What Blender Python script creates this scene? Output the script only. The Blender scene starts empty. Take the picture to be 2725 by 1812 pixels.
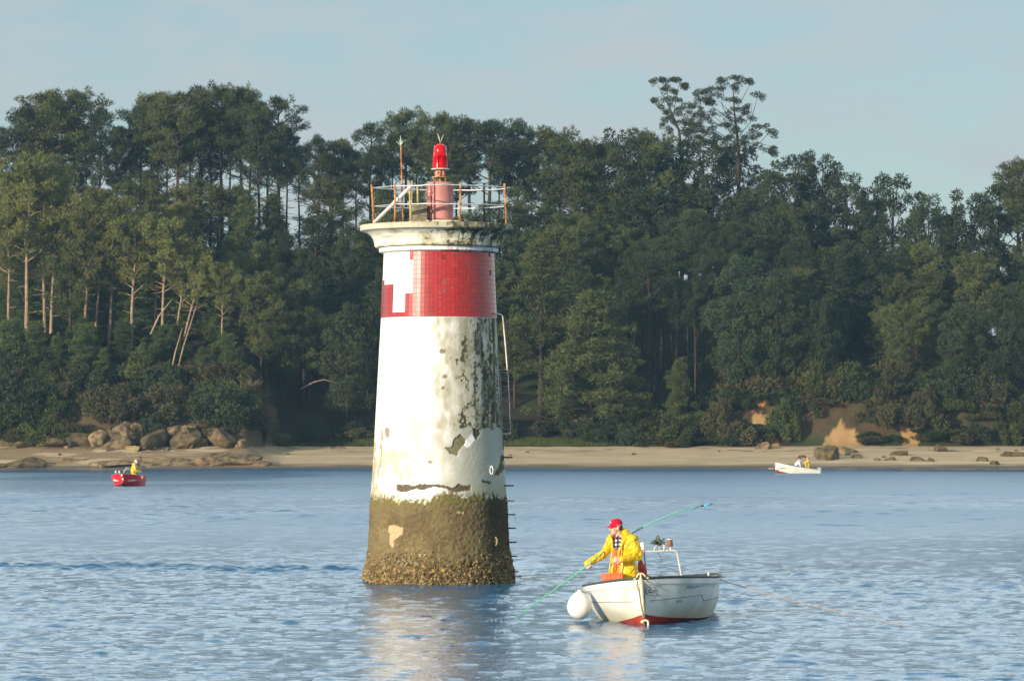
import bpy, bmesh, math, random
import numpy as np
from mathutils import Vector, Matrix

# ---------------------------------------------------------------- camera
FPX, CX, HY, HCAM = 10000.0, 1362.5, 1165.0, 2.9      # focal length in photo pixels, horizon row, eye height
SC = bpy.context.scene
cam_d = bpy.data.cameras.new('camera')
cam_d.sensor_fit = 'HORIZONTAL'
cam_d.sensor_width = 36.0
cam_d.lens = 36.0 * FPX / 2725.0
cam_d.shift_y = (HY - 906.0) / 2725.0
cam_d.clip_start = 1.0
cam_d.clip_end = 20000.0
cam = bpy.data.objects.new('camera', cam_d)
cam.location = (0, 0, HCAM)
cam.rotation_euler = (math.radians(90), 0, 0)
SC.collection.objects.link(cam)
SC.camera = cam

# ---------------------------------------------------------------- light
SUN_EL, SUN_AZ = math.radians(12.5), math.radians(44.0)    # azimuth: degrees to the left of straight behind the camera
sdir = Vector((-math.sin(SUN_AZ) * math.cos(SUN_EL), -math.cos(SUN_AZ) * math.cos(SUN_EL), math.sin(SUN_EL)))
sun_d = bpy.data.lights.new('sun', 'SUN')
sun_d.energy = 5.0
sun_d.angle = math.radians(0.5)
sun_d.color = (1.0, 0.86, 0.66)
sun = bpy.data.objects.new('sun', sun_d)
sun.rotation_euler = sdir.to_track_quat('Z', 'Y').to_euler()
SC.collection.objects.link(sun)

world = bpy.data.worlds.new('World')
SC.world = world
world.use_nodes = True
wn, wl = world.node_tree.nodes, world.node_tree.links
wn.clear()
w_out = wn.new('ShaderNodeOutputWorld')
w_bg = wn.new('ShaderNodeBackground')
sky = wn.new('ShaderNodeTexSky')
sky.sky_type = 'NISHITA'
sky.sun_disc = False
sky.sun_elevation = SUN_EL
sky.sun_rotation = math.atan2(sdir.x, sdir.y)
sky.air_density = 1.0
sky.dust_density = 0.6
sky.ozone_density = 2.0
w_bg.inputs['Strength'].default_value = 0.10
# thin high cloud
tc = wn.new('ShaderNodeTexCoord')
mp = wn.new('ShaderNodeMapping')
mp.inputs['Scale'].default_value = (7.0, 7.0, 22.0)
mp.inputs['Rotation'].default_value = (0.0, 0.35, 0.0)
nz = wn.new('ShaderNodeTexNoise')
nz.inputs['Scale'].default_value = 3.2
nz.inputs['Detail'].default_value = 6.0
nz.inputs['Roughness'].default_value = 0.55
cr = wn.new('ShaderNodeValToRGB')
cr.color_ramp.elements[0].position = 0.42
cr.color_ramp.elements[0].color = (0, 0, 0, 1)
cr.color_ramp.elements[1].position = 0.66
cr.color_ramp.elements[1].color = (1, 1, 1, 1)
mixc = wn.new('ShaderNodeMixRGB')
mixc.inputs['Color2'].default_value = (4.05, 4.55, 4.85, 1)
wl.new(tc.outputs['Generated'], mp.inputs['Vector'])
wl.new(mp.outputs['Vector'], nz.inputs['Vector'])
wl.new(nz.outputs['Fac'], cr.inputs['Fac'])
wl.new(cr.outputs['Color'], mixc.inputs['Fac'])
thin = wn.new('ShaderNodeMixRGB')                      # even, thin veil that takes the yellow out of the horizon
thin.inputs['Fac'].default_value = 0.55
thin.inputs['Color2'].default_value = (3.3, 4.5, 5.0, 1)
wl.new(sky.outputs['Color'], thin.inputs['Color1'])
wl.new(thin.outputs['Color'], mixc.inputs['Color1'])
# added bright cloud band above the view, for the water to reflect
sx = wn.new('ShaderNodeSeparateXYZ')
wl.new(tc.outputs['Generated'], sx.inputs['Vector'])
vr = wn.new('ShaderNodeMapRange')
vr.interpolation_type = 'SMOOTHSTEP'
vr.inputs['From Min'].default_value = 0.112
vr.inputs['From Max'].default_value = 0.19
vr.inputs['To Max'].default_value = 0.85
wl.new(sx.outputs['Z'], vr.inputs['Value'])
mixv = wn.new('ShaderNodeMixRGB')
mixv.inputs['Color2'].default_value = (12.0, 13.8, 14.3, 1)
vr2 = wn.new('ShaderNodeMapRange')
vr2.interpolation_type = 'SMOOTHSTEP'
vr2.inputs['From Min'].default_value = 0.42
vr2.inputs['From Max'].default_value = 0.72
vr2.inputs['To Min'].default_value = 1.0
vr2.inputs['To Max'].default_value = 0.15
wl.new(sx.outputs['Z'], vr2.inputs['Value'])
vm = wn.new('ShaderNodeMath'); vm.operation = 'MULTIPLY'
wl.new(vr.outputs['Result'], vm.inputs[0]); wl.new(vr2.outputs['Result'], vm.inputs[1])
vr3 = wn.new('ShaderNodeMapRange')                      # added brightness kept over the far shore, weaker behind the viewer for deeper shadows
vr3.interpolation_type = 'SMOOTHSTEP'
vr3.inputs['From Min'].default_value = -0.35
vr3.inputs['From Max'].default_value = 0.35
vr3.inputs['To Min'].default_value = 0.22
wl.new(sx.outputs['Y'], vr3.inputs['Value'])
vm2 = wn.new('ShaderNodeMath'); vm2.operation = 'MULTIPLY'
wl.new(vm.outputs[0], vm2.inputs[0]); wl.new(vr3.outputs['Result'], vm2.inputs[1])
wl.new(vm2.outputs[0], mixv.inputs['Fac'])
wl.new(mixc.outputs['Color'], mixv.inputs['Color1'])
wl.new(mixv.outputs['Color'], w_bg.inputs['Color'])
wl.new(w_bg.outputs['Background'], w_out.inputs['Surface'])

SC.view_settings.view_transform = 'Standard'
SC.view_settings.look = 'None'
SC.view_settings.exposure = 0.35
SC.view_settings.gamma = 1.0
SC.view_settings.use_curve_mapping = False
SC.cycles.use_denoising = True
SC.cycles.max_bounces = 6
SC.cycles.diffuse_bounces = 2
SC.cycles.glossy_bounces = 3
SC.cycles.transmission_bounces = 4
SC.cycles.transparent_max_bounces = 8
SC.cycles.volume_bounces = 0
SC.cycles.use_adaptive_sampling = True
SC.cycles.adaptive_threshold = 0.01

# ---------------------------------------------------------------- helpers
COL = SC.collection

def P(px, py, Y):
    """photo pixel at distance Y -> world point"""
    return Vector(((px - CX) / FPX * Y, Y, HCAM - (py - HY) / FPX * Y))

def tag(o, label=None, cat=None, group=None, kind=None):
    if label: o['label'] = label
    if cat: o['category'] = cat
    if group: o['group'] = group
    if kind: o['kind'] = kind
    return o

def empty(name, loc=(0, 0, 0), rz=0.0, rot=None):
    o = bpy.data.objects.new(name, None)
    o.empty_display_size = 0.3
    COL.objects.link(o)
    o.location = loc
    o.rotation_euler = rot if rot else (0, 0, rz)
    return o

def link_mesh(name, me, mat=None, parent=None, smooth=True, loc=None):
    o = bpy.data.objects.new(name, me)
    COL.objects.link(o)
    if mat is not None:
        for m in (mat if isinstance(mat, (list, tuple)) else [mat]):
            me.materials.append(m)
    if parent: o.parent = parent
    if loc is not None: o.location = loc
    if smooth and len(me.polygons):
        me.polygons.foreach_set('use_smooth', np.ones(len(me.polygons), dtype=bool))
    return o

def np_mesh(name, V, F, k=None):
    """fast mesh from numpy arrays; F is (n,3) or (n,4)"""
    me = bpy.data.meshes.new(name)
    V = np.asarray(V, dtype=np.float32)
    F = np.asarray(F, dtype=np.int32)
    k = F.shape[1]
    me.vertices.add(len(V)); me.vertices.foreach_set('co', V.ravel())
    me.loops.add(F.size); me.loops.foreach_set('vertex_index', F.ravel())
    me.polygons.add(len(F))
    me.polygons.foreach_set('loop_start', np.arange(0, F.size, k, dtype=np.int32))
    me.update(calc_edges=True)
    return me

def vcol(me, cols, name='paint'):
    a = me.color_attributes.new(name, 'FLOAT_COLOR', 'POINT')
    c = np.ones((len(me.vertices), 4), dtype=np.float32)
    c[:, :cols.shape[1]] = cols
    a.data.foreach_set('color', c.ravel())

class MB:
    """collects shapes into one mesh"""
    def __init__(self):
        self.v, self.f, self.mi, self.cur = [], [], [], 0
    def add(self, V, F):
        b = len(self.v)
        self.v.extend([tuple(p) for p in V])
        self.f.extend([tuple(i + b for i in f) for f in F])
        self.mi.extend([self.cur] * len(F))
        return self
    def box(self, c, s, rot=None, bev=0.0):
        bm = bmesh.new()
        bmesh.ops.create_cube(bm, size=1.0)
        bmesh.ops.scale(bm, vec=Vector(s), verts=bm.verts)
        if bev > 0:
            bmesh.ops.bevel(bm, geom=list(bm.edges), offset=bev, segments=2, profile=0.6, affect='EDGES')
        if rot is not None:
            bmesh.ops.rotate(bm, cent=(0, 0, 0), matrix=rot, verts=bm.verts)
        bmesh.ops.translate(bm, vec=Vector(c), verts=bm.verts)
        bm.verts.ensure_lookup_table()
        self.add([v.co[:] for v in bm.verts], [[v.index for v in f.verts] for f in bm.faces])
        bm.free()
        return self
    def tube(self, pts, r, n=8, caps=True, closed=False):
        pts = [Vector(p) for p in pts]
        m = len(pts)
        rs = r if isinstance(r, (list, tuple)) else [r] * m
        V, F = [], []
        up = None
        for i, p in enumerate(pts):
            if closed: d = pts[(i + 1) % m] - pts[i - 1]
            elif i == 0: d = pts[1] - p
            elif i == m - 1: d = p - pts[-2]
            else: d = pts[i + 1] - pts[i - 1]
            d.normalize()
            if up is None:
                up = Vector((0, 0, 1)) if abs(d.z) < 0.9 else Vector((1, 0, 0))
            a = d.cross(up); a.normalize()
            b = a.cross(d); b.normalize()
            up = b
            for k in range(n):
                t = 2 * math.pi * k / n
                V.append(p + (a * math.cos(t) + b * math.sin(t)) * rs[i])
        for i in range(m if closed else m - 1):
            j = (i + 1) % m
            for k in range(n):
                F.append((i * n + k, i * n + (k + 1) % n, j * n + (k + 1) % n, j * n + k))
        if caps and not closed:
            F.append(tuple(range(n - 1, -1, -1)))
            F.append(tuple((m - 1) * n + k for k in range(n)))
        return self.add(V, F)
    def lathe(self, prof, n=48, c=(0, 0, 0), cap=True):
        V, F = [], []
        for (r, z) in prof:
            for k in range(n):
                t = 2 * math.pi * k / n
                V.append((c[0] + r * math.cos(t), c[1] + r * math.sin(t), c[2] + z))
        for i in range(len(prof) - 1):
            for k in range(n):
                F.append((i * n + k, i * n + (k + 1) % n, (i + 1) * n + (k + 1) % n, (i + 1) * n + k))
        if cap:
            F.append(tuple(range(n - 1, -1, -1)))
            F.append(tuple((len(prof) - 1) * n + k for k in range(n)))
        return self.add(V, F)
    def ball(self, c, r, n=16, m=10, rot=None):
        r = r if isinstance(r, (list, tuple)) else (r, r, r)
        V, F = [], []
        c = Vector(c)
        def pt(x, y, z):
            q = Vector((x * r[0], y * r[1], z * r[2]))
            if rot is not None: q = rot @ q
            return q + c
        V.append(pt(0, 0, -1))
        for i in range(1, m):
            ph = -math.pi / 2 + math.pi * i / m
            for k in range(n):
                t = 2 * math.pi * k / n
                V.append(pt(math.cos(ph) * math.cos(t), math.cos(ph) * math.sin(t), math.sin(ph)))
        V.append(pt(0, 0, 1))
        for k in range(n):
            F.append((0, 1 + (k + 1) % n, 1 + k))
            F.append((len(V) - 1, 1 + (m - 2) * n + k, 1 + (m - 2) * n + (k + 1) % n))
        for i in range(m - 2):
            for k in range(n):
                F.append((1 + i * n + k, 1 + i * n + (k + 1) % n, 1 + (i + 1) * n + (k + 1) % n, 1 + (i + 1) * n + k))
        return self.add(V, F)
    def capsule(self, a, b, ra, rb, n=14):
        a, b = Vector(a), Vector(b)
        d = (b - a); L = d.length
        if L < 1e-6: return self.ball(a, ra)
        q = d.to_track_quat('Z', 'Y').to_matrix()
        prof = []
        for i in range(7):
            t = -math.pi / 2 + math.pi / 2 * i / 6
            prof.append((max(ra * math.cos(t), 1e-4), ra * math.sin(t)))
        for i in range(7):
            t = math.pi / 2 * i / 6
            prof.append((max(rb * math.cos(t), 1e-4), L + rb * math.sin(t)))
        V, F = [], []
        for (r, z) in prof:
            for k in range(n):
                t = 2 * math.pi * k / n
                V.append(a + q @ Vector((r * math.cos(t), r * math.sin(t), z)))
        for i in range(len(prof) - 1):
            for k in range(n):
                F.append((i * n + k, i * n + (k + 1) % n, (i + 1) * n + (k + 1) % n, (i + 1) * n + k))
        F.append(tuple(range(n - 1, -1, -1)))
        F.append(tuple((len(prof) - 1) * n + k for k in range(n)))
        return self.add(V, F)
    def build(self, name, mat, parent=None, smooth=True, auto=None, loc=None):
        me = bpy.data.meshes.new(name)
        me.from_pydata(self.v, [], self.f)
        me.update()
        o = link_mesh(name, me, mat, parent, smooth, loc)
        if any(self.mi):
            me.polygons.foreach_set('material_index', np.array(self.mi, dtype=np.int32))
        if auto is not None:
            me.set_sharp_from_angle(angle=math.radians(auto))
        return o

# ---- value noise in numpy
def _h(ix, iy, iz, seed):
    n = (ix.astype(np.int64) * 374761393 + iy.astype(np.int64) * 668265263 + iz.astype(np.int64) * 2147483647 + seed * 974634777) & 0xffffffff
    n = ((n ^ (n >> 13)) * 1274126177) & 0xffffffff
    n = ((n ^ (n >> 16)) * 2246822519) & 0xffffffff
    return ((n ^ (n >> 15)) & 0xffffff) / float(0xffffff)

def vnoise(x, y, z, seed=0):
    ix, iy, iz = np.floor(x), np.floor(y), np.floor(z)
    fx, fy, fz = x - ix, y - iy, z - iz
    fx, fy, fz = [t * t * (3 - 2 * t) for t in (fx, fy, fz)]
    r = 0.0
    for dx in (0, 1):
        for dy in (0, 1):
            for dz in (0, 1):
                r = r + _h(ix + dx, iy + dy, iz + dz, seed) * (fx if dx else 1 - fx) * (fy if dy else 1 - fy) * (fz if dz else 1 - fz)
    return r

def fbm(x, y, z, octv=4, seed=0, gain=0.5):
    s, a, t = 0.0, 1.0, 0.0
    for i in range(octv):
        s = s + a * vnoise(x * 2 ** i, y * 2 ** i, z * 2 ** i, seed + i * 17)
        t += a; a *= gain
    return s / t

def sstep(a, b, x):
    t = np.clip((x - a) / (b - a), 0, 1)
    return t * t * (3 - 2 * t)

def lerp3(c, col, m):
    return c * (1 - m[:, None]) + np.array(col)[None, :] * m[:, None]

def inpoly(x, y, poly):
    r = np.zeros(x.shape, dtype=bool)
    n = len(poly)
    for i in range(n):
        x1, y1 = poly[i]; x2, y2 = poly[(i + 1) % n]
        if y1 == y2: continue
        c = ((y1 > y) != (y2 > y)) & (x < (x2 - x1) * (y - y1) / (y2 - y1) + x1)
        r ^= c
    return r

# ---- materials
MATS = {}
def mat(name, col=(0.5, 0.5, 0.5), rough=0.6, metal=0.0, spec=0.5, var=0.0, vscale=8.0, bump=0.0, bscale=30.0, attr=None, ior=1.45,
        col2=None, coat=0.0, coat_rough=0.03, trans=0.0, rand=0.0, sub=None):
    if name in MATS: return MATS[name]
    m = bpy.data.materials.new(name)
    m.use_nodes = True
    N, L = m.node_tree.nodes, m.node_tree.links
    b = N['Principled BSDF']
    b.inputs['Roughness'].default_value = rough
    b.inputs['Metallic'].default_value = metal
    b.inputs['IOR'].default_value = ior
    b.inputs['Specular IOR Level'].default_value = spec
    b.inputs['Coat Weight'].default_value = coat
    b.inputs['Coat Roughness'].default_value = coat_rough
    b.inputs['Transmission Weight'].default_value = trans
    b.inputs['Base Color'].default_value = (*col, 1)
    src = None
    tcn = N.new('ShaderNodeTexCoord')
    if attr:
        a = N.new('ShaderNodeAttribute'); a.attribute_name = attr
        src = a.outputs['Color']
    if var > 0 or col2 is not None:
        n1 = N.new('ShaderNodeTexNoise'); n1.inputs['Scale'].default_value = vscale
        n1.inputs['Detail'].default_value = 5.0
        L.new(tcn.outputs['Object'], n1.inputs['Vector'])
        if col2 is None:
            col2 = tuple(max(0.0, c * (1 - var)) for c in col)
            col1 = tuple(min(1.0, c * (1 + var * 0.5)) for c in col)
        else: col1 = col
        r = N.new('ShaderNodeValToRGB')
        r.color_ramp.elements[0].position = 0.35; r.color_ramp.elements[0].color = (*col2, 1)
        r.color_ramp.elements[1].position = 0.62; r.color_ramp.elements[1].color = (*col1, 1)
        L.new(n1.outputs['Fac'], r.inputs['Fac'])
        if src is None: src = r.outputs['Color']
        else:
            mx = N.new('ShaderNodeMixRGB'); mx.blend_type = 'MULTIPLY'; mx.inputs['Fac'].default_value = 1
            L.new(src, mx.inputs['Color1']); L.new(r.outputs['Color'], mx.inputs['Color2']); src = mx.outputs['Color']
    if rand > 0:
        oi = N.new('ShaderNodeObjectInfo')
        mr = N.new('ShaderNodeMapRange'); mr.inputs['To Min'].default_value = 1 - rand; mr.inputs['To Max'].default_value = 1 + rand
        L.new(oi.outputs['Random'], mr.inputs['Value'])
        hs = N.new('ShaderNodeHueSaturation')
        L.new(mr.outputs['Result'], hs.inputs['Value'])
        mr2 = N.new('ShaderNodeMapRange'); mr2.inputs['To Min'].default_value = 0.5 - rand * 0.07; mr2.inputs['To Max'].default_value = 0.5 + rand * 0.05
        mm = N.new('ShaderNodeMath'); mm.operation = 'MULTIPLY'; mm.inputs[1].default_value = 7.13
        mf = N.new('ShaderNodeMath'); mf.operation = 'FRACT'
        L.new(oi.outputs['Random'], mm.inputs[0]); L.new(mm.outputs[0], mf.inputs[0]); L.new(mf.outputs[0], mr2.inputs['Value'])
        L.new(mr2.outputs['Result'], hs.inputs['Hue'])
        if src is not None: L.new(src, hs.inputs['Color'])
        else: hs.inputs['Color'].default_value = (*col, 1)
        src = hs.outputs['Color']
    if src is not None: L.new(src, b.inputs['Base Color'])
    if bump > 0:
        n2 = N.new('ShaderNodeTexNoise'); n2.inputs['Scale'].default_value = bscale; n2.inputs['Detail'].default_value = 4.0
        L.new(tcn.outputs['Object'], n2.inputs['Vector'])
        bp = N.new('ShaderNodeBump'); bp.inputs['Strength'].default_value = bump; bp.inputs['Distance'].default_value = 0.02
        L.new(n2.outputs['Fac'], bp.inputs['Height']); L.new(bp.outputs['Normal'], b.inputs['Normal'])
    MATS[name] = m
    return m

def remesh(o, vox, smooth=2, disp=None):
    m = o.modifiers.new('remesh', 'REMESH'); m.mode = 'VOXEL'; m.voxel_size = vox; m.use_smooth_shade = True
    if smooth:
        s = o.modifiers.new('smooth', 'SMOOTH'); s.iterations = smooth; s.factor = 0.5
    return o
# ---------------------------------------------------------------- water
def water_material():
    m = bpy.data.materials.new('sea_water'); m.use_nodes = True
    N, L = m.node_tree.nodes, m.node_tree.links
    b = N['Principled BSDF']
    b.inputs['Base Color'].default_value = (0.028, 0.120, 0.245, 1)
    b.inputs['Roughness'].default_value = 0.09
    b.inputs['IOR'].default_value = 1.38
    at = N.new('ShaderNodeAttribute'); at.attribute_name = 'chop'      # ripples too small for the mesh, as roughness
    L.new(at.outputs['Fac'], b.inputs['Roughness'])
    tcn = N.new('ShaderNodeTexCoord')
    n1 = N.new('ShaderNodeTexNoise'); n1.inputs['Scale'].default_value = 14.0; n1.inputs['Detail'].default_value = 3.0
    L.new(tcn.outputs['Object'], n1.inputs['Vector'])
    bp = N.new('ShaderNodeBump'); bp.inputs['Strength'].default_value = 0.34; bp.inputs['Distance'].default_value = 0.03
    L.new(n1.outputs['Fac'], bp.inputs['Height']); L.new(bp.outputs['Normal'], b.inputs['Normal'])
    return m
WATER = water_material()

def wave_height(X, Y, seed=5):
    rng = np.random.RandomState(seed)
    z = np.zeros_like(X)
    d = np.maximum(Y, 30.0)
    spacing = d * 0.0010
    # wind patches change how rough the surface is
    patch = fbm(X * 0.05, Y * 0.028, Y * 0 + 3.1, 3, 11)
    rough = 0.85 + 0.5 * sstep(0.40, 0.68, patch)
    # eddy line drifting from the tower to the left and the current behind the boats
    wake = np.exp(-((Y - 83.5 - 1.2 * np.sin(X * 0.35)) / 2.2) ** 2) * sstep(0.2, -2.2, X)
    rough = rough + 1.1 * wake
    wk2 = np.exp(-((Y - 72.0) / 2.0) ** 2) * sstep(0.5, 2.0, X) * 0.35
    rough = rough + wk2
    calm = np.exp(-((Y - 50.0) / 5.0) ** 2) * sstep(0.0, 1.5, X) * 0.35
    lee = 0.50 * np.exp(-((X + 0.9 - 0.01 * (Y - 60)) / 3.2) ** 2) * sstep(77, 70, Y)      # smoother water in the lee of the tower
    rough = rough * (1 - calm) * (1 - lee)
    # many short gentle ripples ...
    def spectrum(n, l0, l1, slope, spread, sd, power=1.0):
        rg = np.random.RandomState(sd)
        out = np.zeros_like(X)
        for i in range(n):
            lam = l0 * (l1 / l0) ** ((i + rg.rand()) / n)
            ang = rg.normal(0.0, spread)
            kx, ky = math.sin(ang) * 2 * math.pi / lam, math.cos(ang) * 2 * math.pi / lam
            amp = slope * math.sqrt(2.0 / n) * lam / (2 * math.pi)
            ph = rg.rand() * 6.283
            fade = np.clip((lam / spacing - 2.2) / 2.5, 0, 1)
            out += amp * fade * np.sin(kx * X + ky * Y + ph + 0.8 * np.sin(X * 0.9 / lam + Y * 0.35 / lam + ph * 3))
        return out
    z += spectrum(56, 0.11, 0.62, 0.056, 0.8, 3) * rough
    z += spectrum(16, 0.9, 6.0, 0.009, 0.5, 4)
    # beyond the reach of the fine ripples the same roughness is carried by longer ones
    z += spectrum(44, 0.30, 0.95, 0.090, 0.7, 21) * rough * sstep(75, 170, d)
    # ... and here and there a steeper little crest
    s = spectrum(40, 0.15, 0.48, 1.0, 0.22, 9)
    s = s / 0.036
    thr = 1.45 - 0.75 * sstep(0.42, 0.66, patch) - 1.3 * wake - 0.5 * wk2
    z += 0.0140 * (1 + 1.2 * wake + .5 * wk2) * np.maximum(0, s - thr - 1.2 * lee) * np.clip(d / 70.0, .8, 1.3)
    s2 = spectrum(36, 0.36, 0.85, 1.0, 0.18, 19) / 0.085
    z += 0.038 * np.maximum(0, s2 - thr + .25) * sstep(85, 160, d)
    # swell heaped up by the current beside the tower
    z += 0.11 * np.exp(-((X - 0.38) / 0.42) ** 2 - ((Y - 85.5) / 0.5) ** 2)
    shore = sstep(364, 350, Y)
    return z * (0.25 + 0.75 * shore)

def build_water():
    nc, y0, y1 = 760, 40.0, 372.0
    nr = int(math.log(y1 / y0) / 0.00100)
    yy = y0 * np.exp(np.linspace(0, math.log(y1 / y0), nr))
    uu = np.linspace(-1, 1, nc)
    Y = np.repeat(yy[:, None], nc, 1)
    X = uu[None, :] * (0.148 * Y + 1.5)
    Z = wave_height(X.ravel(), Y.ravel()).reshape(X.shape)
    V = np.stack([X, Y, Z], -1).reshape(-1, 3)
    i = np.arange(nr * nc).reshape(nr, nc)
    F = np.stack([i[:-1, :-1], i[:-1, 1:], i[1:, 1:], i[1:, :-1]], -1).reshape(-1, 4)
    # wide calm-resolution surround, joined into the same sheet
    S = 3000.0
    xs = np.array([-S, -400, -120, 120, 400, S]); ys = np.array([-S, -200, 0, 40, 100, 200, 372, 380])
    b = len(V)
    gx, gy = np.meshgrid(xs, ys)
    V2 = np.stack([gx.ravel(), gy.ravel(), np.full(gx.size, -0.22)], -1)
    j = np.arange(gx.size).reshape(gx.shape) + b
    F2 = np.stack([j[:-1, :-1], j[:-1, 1:], j[1:, 1:], j[1:, :-1]], -1).reshape(-1, 4)
    me = np_mesh('water', np.vstack([V, V2]), np.vstack([F, F2]))
    dd = me.vertices
    Yv = np.concatenate([V[:, 1], V2[:, 1]]); Xv = np.concatenate([V[:, 0], V2[:, 0]])
    pt = fbm(Xv * 0.04, Yv * 0.03, Yv * 0 + 9.1, 3, 17)
    chop = 0.08 + 0.20 * sstep(48, 150, Yv) * (0.75 + 0.5 * sstep(.4, .6, pt)) - 0.12 * sstep(300, 350, Yv)
    at = me.attributes.new('chop', 'FLOAT', 'POINT'); at.data.foreach_set('value', chop.astype(np.float32))
    o = link_mesh('water', me, WATER)
    tag(o, 'rippled blue estuary water', kind='structure')
build_water()
# ---------------------------------------------------------------- far shore
def xd(X, Y):      # world -> displayed photo column at 2358 px width
    return (X / Y * FPX + CX) / 1.15564
RID_X = np.array([-600, 0, 600, 1000, 1400, 1800, 2100, 2358, 3000]) 
RID_Z = np.array([24, 24, 25, 23.5, 22, 20, 15, 15, 12.0])
def left_f(x):  return 1 - sstep(560, 660, x)
def ground(X, Y):
    X = np.asarray(X, float); Y = np.asarray(Y, float)
    x = xd(X, Y)
    L = left_f(x)
    G = np.interp(x, RID_X, RID_Z)
    nz = fbm(X * 0.12, Y * 0.12, X * 0, 3, 21) - 0.5
    nz2 = fbm(X * 0.6, Y * 0.6, X * 0, 3, 29) - 0.5
    shore = 365.0 + 1.2 * np.sin(X * 0.11) + 6 * sstep(2100, 2500, x) * 0
    yb = 387 - 12.5 * L
    bank_h = 1.0 + 4.3 * sstep(1560, 1760, x) - 1.5 * sstep(2150, 2400, x) + 6.2 * L
    bank_w = np.where(L > 0.5, 14.0, 4.5)
    beach = (Y - shore) / (yb - shore) * 2.05
    z = np.where(Y < shore, (Y - shore) * 0.09, beach)
    t = sstep(0, 1, (Y - yb) / bank_w)
    up = t * (bank_h + 1.6 * nz2 * sstep(1560, 1700, x))
    t2 = np.clip((Y - yb - bank_w) / (430 - yb - bank_w), 0, 1)
    up = up + t2 * (G - 2.05 - bank_h)
    z = z.clip(max=2.05) + np.where(Y > yb, up, 0) + nz * 2.5 * t2 + nz2 * 0.08 * (Y > shore)
    z = np.where(Y > 432, z - (Y - 432) * 0.45, z)
    return np.maximum(z, -3.0)

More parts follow.
